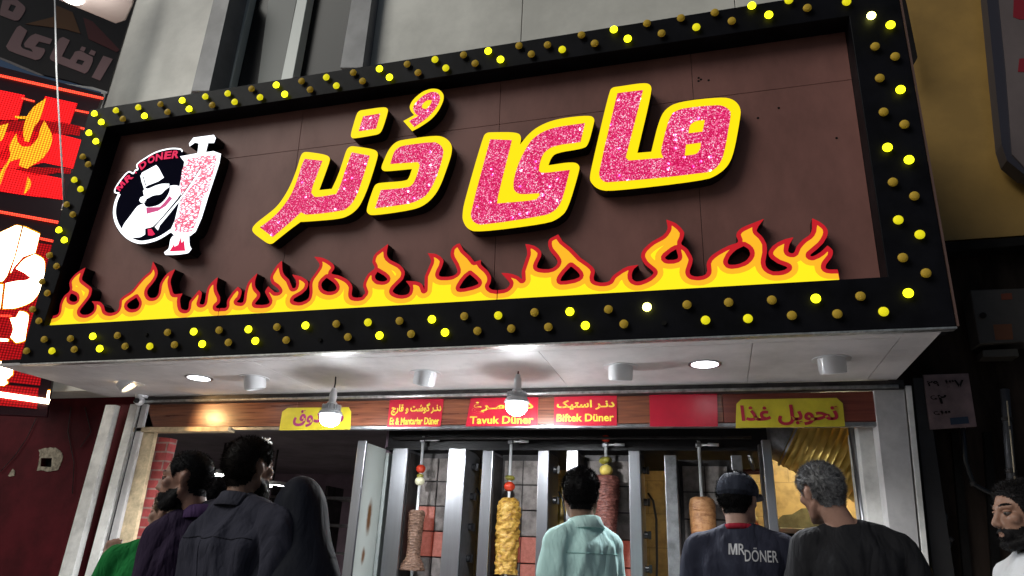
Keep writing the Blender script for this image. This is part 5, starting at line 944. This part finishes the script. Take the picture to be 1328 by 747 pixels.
slab('orange_label', [(1298, 381), (1312, 380), (1313, 388), (1299, 389)], 5.017, .002, M_('orange_label', (.16, .03, .006), .5), t)
slab('orange_label', [(1288, 421), (1312, 420), (1314, 440), (1291, 441)], 5.017, .002, M_('orange_label_large', (.12, .035, .006), .5), t)
obj('lock', MB().tube([at(1275, 409, 5.02), at(1275, 409, 5.0)], .02, 12), m_black, t)
slab('conduit_tray', [(1274, 454), (1320, 452), (1322, 462), (1275, 463)], 5.05, .12, M_('tray_beige', (.045, .038, .03), .5), t, .004)
t = thing('number_plate', 'tilted pale plate with handwritten Persian numbers and a blue strip', 'notice', at(1232, 556, 5.1))
slab('plate', [(1197, 486), (1256, 484), (1267, 553), (1206, 557)], 5.07, .015, M_('pink_plate', (.24, .16, .165), .6, var=(6, .35)), t, .003)
FN = FY(5.068)
for txt, x0, y0, x1, y1 in (('۲۹', 1203, 494, 1217, 501), ('۳۷', 1227, 491, 1249, 503), ('۶۲', 1206, 512, 1227, 524), ('۶۳', 1210, 531, 1232, 543)):
    a, b = FN.px(x0, y1), FN.px(x1, y0); obj('handwriting', text_mb(txt, (a[0], a[1], b[0], b[1]), .0006, .0015, .02, FN), m_black, t)
slab('blue_strip', [(1232, 542), (1255, 540), (1257, 549), (1233, 551)], 5.067, .002, M_('blue_strip', (.02, .035, .07), .5), t)
# ------------------------------------------------------------------ people
GZ = .05
def ev_mesh(mb, voxel, smooth_it=3):
    """grow one continuous skin over overlapping closed shapes"""
    me = bpy.data.meshes.new('t'); me.from_pydata(mb.v, [], mb.f)
    bm = bmesh.new(); bm.from_mesh(me); bmesh.ops.recalc_face_normals(bm, faces=bm.faces); bm.to_mesh(me); bm.free()
    o = bpy.data.objects.new('t', me); COL.objects.link(o)
    r = o.modifiers.new('r', 'REMESH'); r.mode = 'VOXEL'; r.voxel_size = voxel
    s = o.modifiers.new('s', 'SMOOTH'); s.factor = .5; s.iterations = smooth_it
    dg = bpy.context.evaluated_depsgraph_get(); ev = o.evaluated_get(dg); m2 = ev.to_mesh(preserve_all_data_layers=False, depsgraph=dg)
    out = MB(); out.v = [tuple(v.co) for v in m2.vertices]; out.f = [tuple(p.vertices) for p in m2.polygons]; out.mi = [0] * len(out.f)
    N = [tuple(v.normal) for v in m2.vertices]; ev.to_mesh_clear(); bpy.data.objects.remove(o); bpy.data.meshes.remove(me)
    return out, N
def ring(z, rx, ry, yo=0, n=28, e=2.4, xo=0):
    R = []
    for j in range(n):
        a = 2 * math.pi * j / n; c, s = math.cos(a), math.sin(a)
        R.append((xo + rx * math.copysign(abs(c) ** (2/e), c), yo + ry * math.copysign(abs(s) ** (2/e), s), z))
    return R
def smoothstep(a, b, x):
    t = min(1, max(0, (x - a) / (b - a))); return t * t * (3 - 2 * t)
m_lash = M_('eye_dark', (.01, .008, .007), .3); m_eyew = M_('shaded_eye_white', (.1, .085, .08), .35)  # eye whites darkened: shade of the sockets put into the colour
def skin(c): return M_('skin', c, .5, var=(30, .12), bump=(160, .12, .003))
def cloth(name, c, bump=(14, .6), var=(5, .14), rough=.85):
    m = M_(name, c, rough, var=var, spec=.2); t = m.node_tree; b = t.nodes['Principled BSDF']
    tc = t.nodes.new('ShaderNodeTexCoord'); last = None
    for sc, st, dist, rot, dst in ((5.5, (1, 1, .32), 1.6, .5, .05), (6.5, (1, 1, .3), 1.3, -.6, .04), (420, (1, 1, 1), 0, 0, .0012)):
        mp = t.nodes.new('ShaderNodeMapping'); mp.inputs['Scale'].default_value = st; mp.inputs['Rotation'].default_value = (0, rot, 0); t.links.new(tc.outputs['Object'], mp.inputs[0])
        n = t.nodes.new('ShaderNodeTexNoise'); n.inputs['Scale'].default_value = sc; n.inputs['Detail'].default_value = 3.5; n.inputs['Distortion'].default_value = dist; t.links.new(mp.outputs[0], n.inputs['Vector'])
        h = n.outputs[0]
        if sc < 100:   # ridged: creases, not dimples
            s1 = t.nodes.new('ShaderNodeMath'); s1.operation = 'SUBTRACT'; s1.inputs[1].default_value = .5; t.links.new(h, s1.inputs[0])
            s2 = t.nodes.new('ShaderNodeMath'); s2.operation = 'ABSOLUTE'; t.links.new(s1.outputs[0], s2.inputs[0]); h = s2.outputs[0]
        bp = t.nodes.new('ShaderNodeBump'); bp.inputs['Strength'].default_value = min(1, bump[1] * 1.3); bp.inputs['Distance'].default_value = dst; t.links.new(h, bp.inputs['Height'])
        if last: t.links.new(last.outputs[0], bp.inputs['Normal'])
        last = bp
    t.links.new(last.outputs[0], b.inputs['Normal'])
    return m

def person(label, px, depth, H, yaw, skin_c, shirt_m, hair=None, head=(0, 0, 0), wide=1.0, arms=None, collar=None, sleeve=.55, beard=False, bulk=1.0, trouser_c=(.03, .03, .04), voxel=.0075, hairline='short', group=None, fold=.014, hx=0.0, wob=.35):
    """px = pixel of the crown, depth = distance of the head along the view; yaw 0 faces into the shop"""
    d = ray(*px); pos = CAMP + d * (depth / CF)
    top = float(pos[2]); s = (top - GZ) / 1.75 if H is None else H / 1.75
    base = Vector((pos[0], pos[1], GZ if H is None else top - H))
    Mt = Matrix.Translation(base) @ Matrix.Rotation(R_(yaw), 4, 'Z') @ Matrix.Diagonal((s, s, s, 1))
    t = thing('person', label, 'person', Mt, group)
    ms = skin(skin_c)
    HM = Matrix.Translation((hx, .015, 1.635)) @ Matrix.Rotation(R_(head[0]), 4, 'Z') @ Matrix.Rotation(R_(head[1]), 4, 'X') @ Matrix.Rotation(R_(head[2]), 4, 'Y')
    HMi = HM.inverted()
    hd = MB()
    hd.ell((0, -.014, .028), (.0745, .096, .087), 24, 16); hd.ell((0, .028, -.03), (.056, .06, .08), 20, 12)
    hd.ell((0, .066, -.1), (.026, .02, .02)); hd.ell((0, .075, -.062), (.03, .02, .03))
    for q in (-1, 1):
        hd.tube([(q*.062, -.012, -.045), (q*.05, .025, -.085), (q*.022, .068, -.103)], [.018, .019, .016], 12, round_=True)
        hd.ell((q*.042, .058, -.012), (.024, .022, .022)); hd.ell((q*.011, .098, -.034), (.009, .01, .008))
        Me = Matrix.Rotation(R_(q*-22), 4, 'Z') @ Matrix.Rotation(R_(8), 4, 'X'); hd.ell((q*.079, -.016, -.002), (.007, .019, .031), 12, 10, Me); hd.ell((q*.081, -.024, .012), (.01, .013, .018), 10, 8, Me)
    hd.tube([(0, .086, .014), (0, .096, -.008), (0, .107, -.028)], [.009, .0105, .012], 12, round_=True)
    hd.tube([(-.045, .062, .03), (-.02, .078, .027), (.02, .078, .027), (.045, .062, .03)], [.01, .012, .012, .01], 12, round_=True)
    hd.ell((0, .09, -.06), (.023, .009, .0065)); hd.ell((0, .089, -.071), (.02, .009, .0075))
    nb = Vector((0, -.012, 1.44)); bd = MB()
    bd.add([HM @ Vector(v) for v in hd.v], hd.f)
    nt_ = HM @ Vector((0, -.03, -.06))
    bd.tube([nb, nb.lerp(nt_, .5) + Vector((0, -.004, 0)), nt_], [.062 * bulk, .056, .056], 18, round_=True)
    # torso, hips, legs
    w = wide
    T = [(.84,.15*w,.105,.0),(.92,.168*w,.12*bulk,0),(1.02,.155*w,.108*bulk,.004),(1.12,.152*w,.104*bulk,.006),(1.24,.17*w,.115*bulk,.0),(1.34,.182*w,.118*bulk,-.006),(1.40,.172*w,.1,-.01),(1.445,.12*w,.076,-.012),(1.475,.07,.06,-.012)]
    bd.loft([ring(z, rx, ry, yo) for z, rx, ry, yo in T])
    sh = {q: Vector((q*.182*w, -.012, 1.405)) for q in (-1, 1)}
    for q in (-1, 1): bd.tube([Vector((q*.03, -.015, 1.485)), sh[q] + Vector((0, 0, .004))], [.045, .058], 14, round_=True)
    arms = arms or {}
    J = {}
    for q in (-1, 1):
        el, wr = arms.get(q, (Vector((q*.25*w, -.03, 1.11)), Vector((q*.262*w, .05, .86))))
        el, wr = Vector(el), Vector(wr); J[q] = (sh[q], el, wr)
        bd.tube([sh[q], sh[q].lerp(el, .35), el], [.056 * bulk, .05 * bulk, .04], 14, round_=True)
        bd.tube([el, el.lerp(wr, .3), wr], [.04, .041, .027], 14, round_=True)
        f = (wr - el).normalized(); sx = f.cross(Vector((0, 1, 0) if abs(f.y) < .8 else (0, 0, 1))).normalized(); nrm = sx.cross(f).normalized()
        pc = wr + f * .05
        Mp = Matrix((sx, f, nrm)).transposed().to_4x4(); bd.ell(pc, (.04, .056, .017), 14, 10, Mp)
        for k in range(4):
            b0 = wr + f * .085 + sx * (-.029 + .0195 * k); ln = (.068, .078, .072, .056)[k]; g = f * .8 + nrm * .5
            bd.tube([b0, b0 + f * ln * .5, b0 + f * ln * .5 + g.normalized() * ln * .5], [.0095, .009, .0075], 10, round_=True)
        th = wr + f * .025 - sx * .036
        bd.tube([th, th - sx * .022 + f * .03, th - sx * .022 + f * .062 + nrm * .012], [.013, .0115, .009], 10, round_=True)
        bd.tube([(q*.088, 0, .88), (q*.092, .004, .5), (q*.095, -.01, .09)], [.085, .056, .042], 16, round_=True)
        bd.tube([(q*.095, -.03, .045), (q*.1, .15, .03)], [.038, .03], 12, round_=True)
    out, N = ev_mesh(bd, voxel, 3)
    # eye hollows, mouth line
    V = []
    for v, n in zip(out.v, N):
        p = HMi @ Vector(v)
        if p.z > -.12 and p.y > .03:
            k = 0
            for q in (-1, 1): k += .0095 * math.exp(-(((p.x - q*.031)/.017)**2 + ((p.z - .008)/.0095)**2))
            k += .004 * math.exp(-((p.x/.024)**2 + ((p.z + .0655)/.0028)**2))
            if k > 1e-4: p.y -= k; v = tuple(HM @ p)
        V.append(v)
    out.v = V
    body = obj('body', out, ms, t, smooth=True, local=True, fix=False)
    for q in (-1, 1):
        e = MB(); e.ell((q*.031, .0695, .007), (.0125, .0125, .0095), 14, 10); e.v = [tuple(HM @ Vector(v)) for v in e.v]
        eo = obj('eye', e, m_eyew, t, smooth=True, local=True)
        i = MB(); i.ell((q*.031, .0805, .0065), (.0062, .003, .0062), 12, 8); i.v = [tuple(HM @ Vector(v)) for v in i.v]; obj('iris', i, m_lash, eo, smooth=True, local=True)
        li = MB(); li.ell((q*.031, .0705, .0135), (.0148, .0145, .0065), 14, 8); li.v = [tuple(HM @ Vector(v)) for v in li.v]; obj('eyelid', li, ms, t, smooth=True, local=True)
        rr = random.Random(3); bw = MB()
        for k in range(90):
            u = rr.random(); x = q * (.014 + .036 * u); y = .0905 - .022 * u * u - .004; z = .031 + .006 * math.sin(u * 2.4) + rr.uniform(-.003, .003)
            a = Vector((x, y, z)); b = a + Vector((q*.009, -.002 - .004*u, .0025)); bw.add([HM @ (a + Vector((0, .002, -.0012))), HM @ (a + Vector((0, .002, .0012))), HM @ (b + Vector((0, .003, 0)))], [(0, 1, 2)])
        if hairline != 'none': obj('eyebrow', bw, hair or m_lash, t, local=True, fix=False)
    # hair and beard grow out of the head's own surface
    def zline(y):
        ys = (-.12, -.06, -.035, -.02, .012, .03, .05, .07, .09); zs = (-.075, -.07, -.05, .022, .028, .0, .048, .074, .085)
        return float(np.interp(y, ys, zs))
    def grow(mask, thick, needles, ln, flow, mat, name, seed, wob=.35):
        idx = {}; mb = MB(); fs = []; rr = random.Random(seed); pts = []
        def off(i):
            if i not in idx:
                p = HMi @ Vector(V[i]); n = (HMi.to_3x3() @ Vector(N[i])).normalized(); m = mask(p)
                k = smoothstep(-.004, .03, m) * thick * (1 + wob * noise.noise(p * 60) + wob * .6 * noise.noise(p * 140)) + .0008
                idx[i] = len(mb.v); mb.v.append(tuple(HM @ (p + n * k))); pts.append((p + n * k, n, m))
            return idx[i]
        for f in out.f:
            c = HMi @ Vector(V[f[0]])
            if c.z < -.2 or c.z > .2 or abs(c.x) > .15 or abs(c.y) > .2: continue
            if all(mask(HMi @ Vector(V[i])) > -.004 for i in f): fs.append(tuple(off(i) for i in f))
        mb.f = fs; mb.mi = [0] * len(fs)
        for _ in range(needles):
            p, n, m = rr.choice(pts); p = p + Vector((rr.uniform(-.004, .004), rr.uniform(-.004, .004), rr.uniform(-.004, .004)))
            L = ln * rr.uniform(.5, 1.2) * (.35 + .65 * smoothstep(-.004, .03, m)); d_ = (n * flow[0] + Vector(flow[1:]) + Vector((rr.uniform(-.4, .4), rr.uniform(-.4, .4), rr.uniform(-.4, .4)))).normalized()
            sd_ = d_.cross(n + Vector((.01, .02, .03))).normalized() * rr.uniform(.0006, .0013)
            mb.add([HM @ (p - n*.002 - sd_), HM @ (p - n*.002 + sd_), HM @ (p + d_ * L)], [(0, 1, 2)])
        if mb.f: return obj(name, mb, mat, t, smooth=True, local=True, fix=False)
    if hair is not None and hairline != 'none':
        def hm(p):
            if abs(p.x) > .0765 and -.05 < p.y < .02 and p.z < .034: return -1
            return min(p.z - zline(p.y), .06) if hairline == 'short' else min(p.z - zline(p.y), .06, .052 - p.y + max(0, .03 - p.z))
        th_, ln_ = {'short': (.013, .016), 'bald': (.007, .009)}.get(hairline, (.012, .014))
        grow(hm, th_, 8000, ln_, (.75, 0, -.35, -.25), hair, 'hair', 5, wob)
    if beard:
        def bm_(p):
            if abs(p.x) > .0775 and p.y < .02: return -1
            y0 = float(np.interp(p.z, (-.13, -.1, -.075, -.045, -.02, .01), (-.02, -.015, .0, .0, .005, .01)))
            up = float(np.interp(abs(p.x), (0, .02, .03, .045, .06, .08), (-.047, -.047, -.05, -.05, -.035, .015)))
            lip = abs(p.x) < .014 and -.071 < p.z < -.061 and p.y > .07
            return -1 if lip else min(p.y - y0, up - p.z, p.z + .135, .05)
        grow(bm_, .006, 2600, .009, (.5, 0, .25, -.8), hair or m_lash, 'beard', 9, .25)
    # shirt: a looser skin round the torso and upper arms
    sm = MB(); g = .017
    Ts = [(.80,.172*w,.125*bulk,0)] + [(z, rx + g, ry + g, yo) for z, rx, ry, yo in T[1:7]] + [(1.455,.125*w,.085,-.012),(1.49,.076,.066,-.012),(1.503,.068,.062,-.01)]
    sm.loft([ring(z, rx, ry, yo) for z, rx, ry, yo in Ts])
    for q in (-1, 1):
        a, b, c = J[q]
        sm.tube([Vector((q*.035, -.015, 1.487)), a + Vector((0, 0, .006))], [.047, .069], 16, round_=True)
        if sleeve <= 1: sm.tube([a, a.lerp(b, sleeve * .5), a.lerp(b, sleeve)], [.07 * bulk, .066 * bulk, .062 * bulk], 18)
        else: sm.tube([a, a.lerp(b, .5), b], [.07 * bulk, .06 * bulk, .053], 18, round_=True); sm.tube([b, b.lerp(c, sleeve - 1)], [.053, .04], 16)
    so_, Ns = ev_mesh(sm, .0105, 4)
    vs = []
    for v, n in zip(so_.v, Ns):
        p = Vector(v); k = smoothstep(1.5, 1.3, p.z)
        a = noise.noise(Vector((p.x*6 + yaw, p.y*6, p.z*2.2 + abs(p.x)*7))); b_ = noise.noise(Vector((p.x*12, p.y*12 + yaw, p.z*5 - abs(p.x)*12)))
        r1 = 1 - abs(a) * 2; vs.append(tuple(p + Vector(n) * max(-.004, fold * (.4 + .6 * k) * (r1 * 1.4 + b_ * 1.2))))
    so_.v = vs; shirt = obj('shirt', so_, shirt_m, t, smooth=True, local=True, fix=False)
    if collar:
        mb = MB(); prof = [(.066, 1.478), (.064, 1.52), (.067, 1.528), (.074, 1.524), (.094, 1.476), (.09, 1.472), (.072, 1.5)]
        rings = []
        for j in range(33):
            a = math.pi / 2 + R_(18) + (2 * math.pi - R_(36)) * j / 32
            rings.append([(r * math.cos(a) * 1.04, -.012 + r * math.sin(a) * .98 + .006 * math.sin(a), z - .012 * math.sin(a) + .0) for r, z in prof])
        mb.loft(rings); obj('collar', mb, collar, shirt, smooth=True, local=True)
    # trousers and shoes
    tr = MB(); tr.loft([ring(.86, .168*w, .125*bulk), ring(.92, .172*w, .126*bulk), ring(.98, .165*w, .12*bulk)])
    for q in (-1, 1): tr.tube([(q*.088, 0, .9), (q*.093, .004, .5), (q*.097, -.01, .07)], [.098, .074, .066], 16)
    to, _ = ev_mesh(tr, .014, 3); obj('trousers', to, cloth('trousers', trouser_c), t, smooth=True, local=True, fix=False)
    for q in (-1, 1):
        sb = MB(); sb.tube([(q*.096, -.05, .05), (q*.099, .08, .045), (q*.102, .18, .035)], [.05, .046, .034], 14, round_=True); sb.v = [(v[0], v[1], max(.004, v[2])) for v in sb.v]
        obj('shoe', sb, m_knob, t, smooth=True, local=True)
    return dict(t=t, HM=HM, shirt=so_, Mt=Mt, shirt_m=shirt_m)

def on_shirt(P, txt_mb, front=False):
    """drape flat lettering onto the cloth"""
    bv = BVHTree.FromPolygons([Vector(v) for v in P['shirt'].v], P['shirt'].f); out = []
    for v in txt_mb.v:
        o = Vector((v[0], 1 if front else -1, v[1])); h = bv.ray_cast(o, Vector((0, -1 if front else 1, 0)))
        y = h[0].y if h[0] is not None else 0
        out.append((v[0], y + (.003 + v[2]) * (1 if front else -1), v[1]))
    txt_mb.v = out; return txt_mb
def seam(P, pts, r=.0022, name='seam', mat=None):
    bv = BVHTree.FromPolygons([Vector(v) for v in P['shirt'].v], P['shirt'].f); Q = []
    for x, z in pts:
        h = bv.ray_cast(Vector((x, -1, z)), Vector((0, 1, 0)))
        if h[0] is not None: Q.append(h[0] + Vector((0, -.0012, 0)))
    obj(name, MB().tube(Q, r, 6), mat, P['t'], smooth=True, local=True)
def fine(mb, it=1):
    bm = mb.to_bm(); bmesh.ops.triangulate(bm, faces=bm.faces, ngon_method='EAR_CLIP')
    for _ in range(it): bmesh.ops.subdivide_edges(bm, edges=[e for e in bm.edges if e.calc_length() > .012], cuts=1)
    o = MB(); bm.verts.index_update(); o.v = [tuple(v.co) for v in bm.verts]; o.f = [tuple(v.index for v in f.verts) for f in bm.faces]; o.mi = [0] * len(o.f); bm.free(); return o

h_black = M_('black_hair', (.009, .008, .009), .55, spec=.12, bump=(90, .4, .004))
h_brown = M_('dark_hair', (.012, .009, .008), .55, spec=.12, bump=(90, .4, .004))
h_grey = M_('grey_hair', (.2, .2, .21), .5, var=(55, .6), col2=(.05, .05, .055), bump=(90, .4, .004))
h_blond = M_('sandy_hair', (.3, .22, .15), .5, var=(60, .5), bump=(90, .4, .004))

# 1 the man in purple at the left, in profile
person('bearded balding man in a purple shirt in profile, at the left end of the queue', (276, 590), 3.1, None, 48, (.34, .18, .13), cloth('shaded_purple_shirt', (.028, .016, .042)), h_black, head=(64, -4, 0), wide=.74, hx=-.09, collar=cloth('purple_collar', (.075, .038, .115)), beard=True, hairline='bald', sleeve=1.5)  # shirt body darker than its collar: shade put into the colour
# 2 sandy haired person in green
P = person('sandy haired person in a green shirt with one hand raised beside the brick column', (226, 636), 3.25, None, 36, (.4, .23, .17), cloth('green_shirt', (.01, .2, .045)), h_blond, head=(58, 0, 0), collar=cloth('pale_blue_collar', (.35, .42, .5)), arms={-1: ((-.25, .0, 1.17), (-.24, .1, 1.38)), 1: ((.25, 0, 1.1), (.26, .1, .86))})
# 3 dark curly hair beyond
person('person with dark curly hair, mostly hidden between the purple and the dark shirt', (286, 622), 3.6, None, -20, (.3, .17, .12), cloth('plum_shirt', (.12, .06, .15)), h_black)
# 4 tall man with dark hair
P = person('tall dark haired man in a dark slate shirt seen from behind', (328, 571), 3.05, None, -10, (.3, .17, .12), cloth('slate_shirt', (.042, .042, .062), bump=(9, .5)), h_brown, head=(-4, 3, 0), wide=1.25, bulk=1.08, wob=.15, collar=cloth('slate_collar', (.05, .05, .07)), sleeve=1.6, beard=True, fold=.02)
seam(P, [(-.2 + .4 * k / 24, 1.36 - .004 * math.cos(k)) for k in range(25)], mat=cloth('slate_thread', (.02, .02, .03)))
seam(P, [(0, 1.35 - .5 * k / 20) for k in range(21)], mat=P['shirt_m'])
# 5 woman in a black chador
d = 2.95
P = person('woman wrapped in a long black chador, seen from behind beside the white side cabinet', (395, 622), d, None, -8, (.32, .19, .14), cloth('black_dress', (.015, .015, .018)), None, hairline='none', wide=.76, bulk=.9, arms={-1: ((-.19, .0, 1.13), (-.08, .14, 1.1)), 1: ((.19, .0, 1.13), (.08, .14, 1.1))})
ch = MB(); rings = []
for z, rx, ry, yo in ((.04,.36,.3,0),(.4,.34,.28,0),(.9,.3,.235,0),(1.2,.275,.2,-.005),(1.33,.25,.175,-.01),(1.42,.215,.15,-.012),(1.48,.18,.135,-.012),(1.54,.152,.126,-.008),(1.6,.13,.12,0),(1.66,.11,.114,0),(1.71,.083,.096,-.004),(1.745,.055,.065,-.008),(1.765,.02,.025,-.01)):
    rg = []
    for j in range(64):
        a = 2 * math.pi * j / 64; f = smoothstep(1.5, .9, z); k = 1 + f * (.08 * math.sin(a * 7 + 2 * noise.noise(Vector((a, z, 0)))) + .025 * math.sin(a * 11 + z * 2)) + .07 * smoothstep(1.75, 1.4, z) * abs(noise.noise(Vector((math.cos(a)*1.8, math.sin(a)*1.8, z*.9)))) + .02 * noise.noise(Vector((math.cos(a)*2, math.sin(a)*2, z*3)))
        y = yo + ry * math.sin(a) * k
        if 1.5 < z < 1.73 and math.sin(a) > .6: y -= .03 * (math.sin(a) - .6) / .4
        rg.append((rx * math.cos(a) * k, y, z))
    rings.append(rg)
ch.loft(rings); o = obj('chador', ch, cloth('chador_cloth', (.008, .0095, .018), bump=(6, .16), rough=.7), P['t'], smooth=True, local=True)
sb = o.modifiers.new('sub', 'SUBSURF'); sb.levels = sb.render_levels = 1
# 6 young man in mint
P = person('young man in a mint polo shirt with a turned up collar, seen from behind', (756, 610), 3.55, None, 46, (.26, .15, .105), cloth('mint_shirt', (.56, .84, .82), bump=(10, .4), var=(4, .08)), h_black, head=(-38, 0, 0), wide=.79, bulk=.86, collar=cloth('mint_collar', (.6, .86, .84)), arms={-1: ((-.22, -.0, 1.12), (-.17, .2, 1.02)), 1: ((.22, .0, 1.12), (.17, .2, 1.02))})
seam(P, [(-.15 + .3 * k / 20, 1.37) for k in range(21)], mat=cloth('mint_thread', (.28, .5, .48)))
# 7 staff with cap and lettered shirt
P = person('shop worker in a dark cap and navy shirt with white lettering on its back', (955, 616), 3.5, None, -8, (.38, .23, .18), cloth('navy_shirt', (.022, .024, .042), bump=(9, .45)), h_black, head=(-14, -4, 0), wide=1.04, arms={-1: ((-.25, .0, 1.13), (-.17, .22, 1.0)), 1: ((.25, .0, 1.13), (.17, .22, 1.0))})
tb = MB().prism([[(-.075 + .042 * x, 1.385 + .047 * y) for x, y in M_SHAPE]], .001, 0); t3 = text_mb('R', (-.028, 1.385, .002, 1.432), 0, .001, .012); tb.add(t3.v, t3.f); t2 = text_mb('DÖNER', (.0, 1.358, .145, 1.418), 0, .001, .008); tb.add(t2.v, t2.f)
tb = fine(tb, 2); tb.v = [(v[0] * .94 + .026, v[1] + .004, v[2]) for v in tb.v]
obj('shirt_lettering', on_shirt(P, tb), M_('pale_print', (.42, .42, .45), .6), P['t'], local=True, fix=False)
red = MB(); rings = [[(.066*k*math.cos(a), -.012+.06*k*math.sin(a), z - .008*math.sin(a)) for k, z in ((1, 1.5), (1.03, 1.52), (1.1, 1.516), (1.14, 1.495))] for a in [2*math.pi*j/32 for j in range(33)]]
red.loft(rings, cap=False); obj('red_collar', red, cloth('red_knit', (.3, .012, .03)), P['t'], smooth=True, local=True)
cap = MB(); rings = []
for q in range(9):
    ph = R_(90 * q / 8); rx, ry, rz = .094, .115, .082
    rings.append([(rx*math.cos(ph)**.75*math.cos(a)*(1+.02*math.sin(3*a)), -.012 + ry*math.cos(ph)**.75*math.sin(a), .042 + rz*math.sin(ph) + .004*noise.noise(Vector((math.cos(a)*2, math.sin(a)*2, q*.5)))) for a in [2*math.pi*j/36 for j in range(36)]])
cap.loft([[(p[0]*.985, p[1]*.985+.0, p[2]-.03) for p in rings[0]]] + rings)
pk = MB(); top_, bot_ = [], []
for j in range(17):
    a = R_(180 * j / 16); x = .088 * math.cos(a); y = .075 + .09 * math.sin(a) ** .8; z = .038 - .018 * math.sin(a) - .006 * (x/.088)**2; top_.append((x, y, z)); bot_.append((x, y, z - .006))
base = [(.088 - .176*j/16, .055 + .045 * math.sin(R_(180*j/16)), .036) for j in range(17)]
pk.loft([base, top_, bot_, [(p[0], p[1], p[2]-.008) for p in base]], cap=False, closed=False)
m_cap = cloth('navy_cap', (.035, .04, .06), bump=(20, .5))
for mb in (cap, pk): mb.v = [tuple(P['HM'] @ Vector(v)) for v in mb.v]
co = obj('cap', cap, m_cap, P['t'], smooth=True, local=True); obj('peak', pk, m_cap, co, smooth=True, local=True)
bt = MB(); bt.ell((0, -.012, .124), (.01, .01, .005), 12, 8); bt.v = [tuple(P['HM'] @ Vector(v)) for v in bt.v]; obj('button', bt, m_cap, co, smooth=True, local=True)
bn = MB(); bn.loft([[(1.01*p[0], 1.01*p[1], .03) for p in rings[0]], [(1.015*p[0], 1.015*p[1], .052) for p in rings[0]]], cap=False); bn.v = [tuple(P['HM'] @ Vector(v)) for v in bn.v]; obj('cap_band', bn, m_cap, co, smooth=True, local=True)
# 8 grey haired man
person('broad grey haired man in a plain black t-shirt seen from behind', (1091, 604), 3.2, None, 2, (.36, .2, .15), cloth('black_tshirt', (.014, .014, .017), bump=(8, .5)), h_grey, head=(28, -10, -8), wide=.95, bulk=1.0, hx=-.095, wob=.2, arms={-1: ((-.27, .0, 1.13), (-.2, .22, 1.02)), 1: ((.29, .0, 1.13), (.22, .22, 1.0))})
# 9 bearded man at the right edge
P = person('bearded man in a white t-shirt looking left at the right edge of the scene', (1322, 627), 2.6, None, 98, (.33, .18, .125), cloth('white_tshirt', (.74, .76, .8), bump=(9, .35), var=(4, .06)), h_black, head=(6, -3, 0), beard=True, voxel=.005, wob=.2)
pr = MB()
for k in range(9):
    if k == 4: continue
    x = -.1 + .025 * k; pr.prism([[(x, 1.3), (x + .017, 1.3), (x + .017, 1.345), (x, 1.345)]], .001, 0)
obj('blue_print', on_shirt(P, fine(pr, 1), True), M_('blue_print', (.05, .14, .4), .6), P['t'], local=True, fix=False)
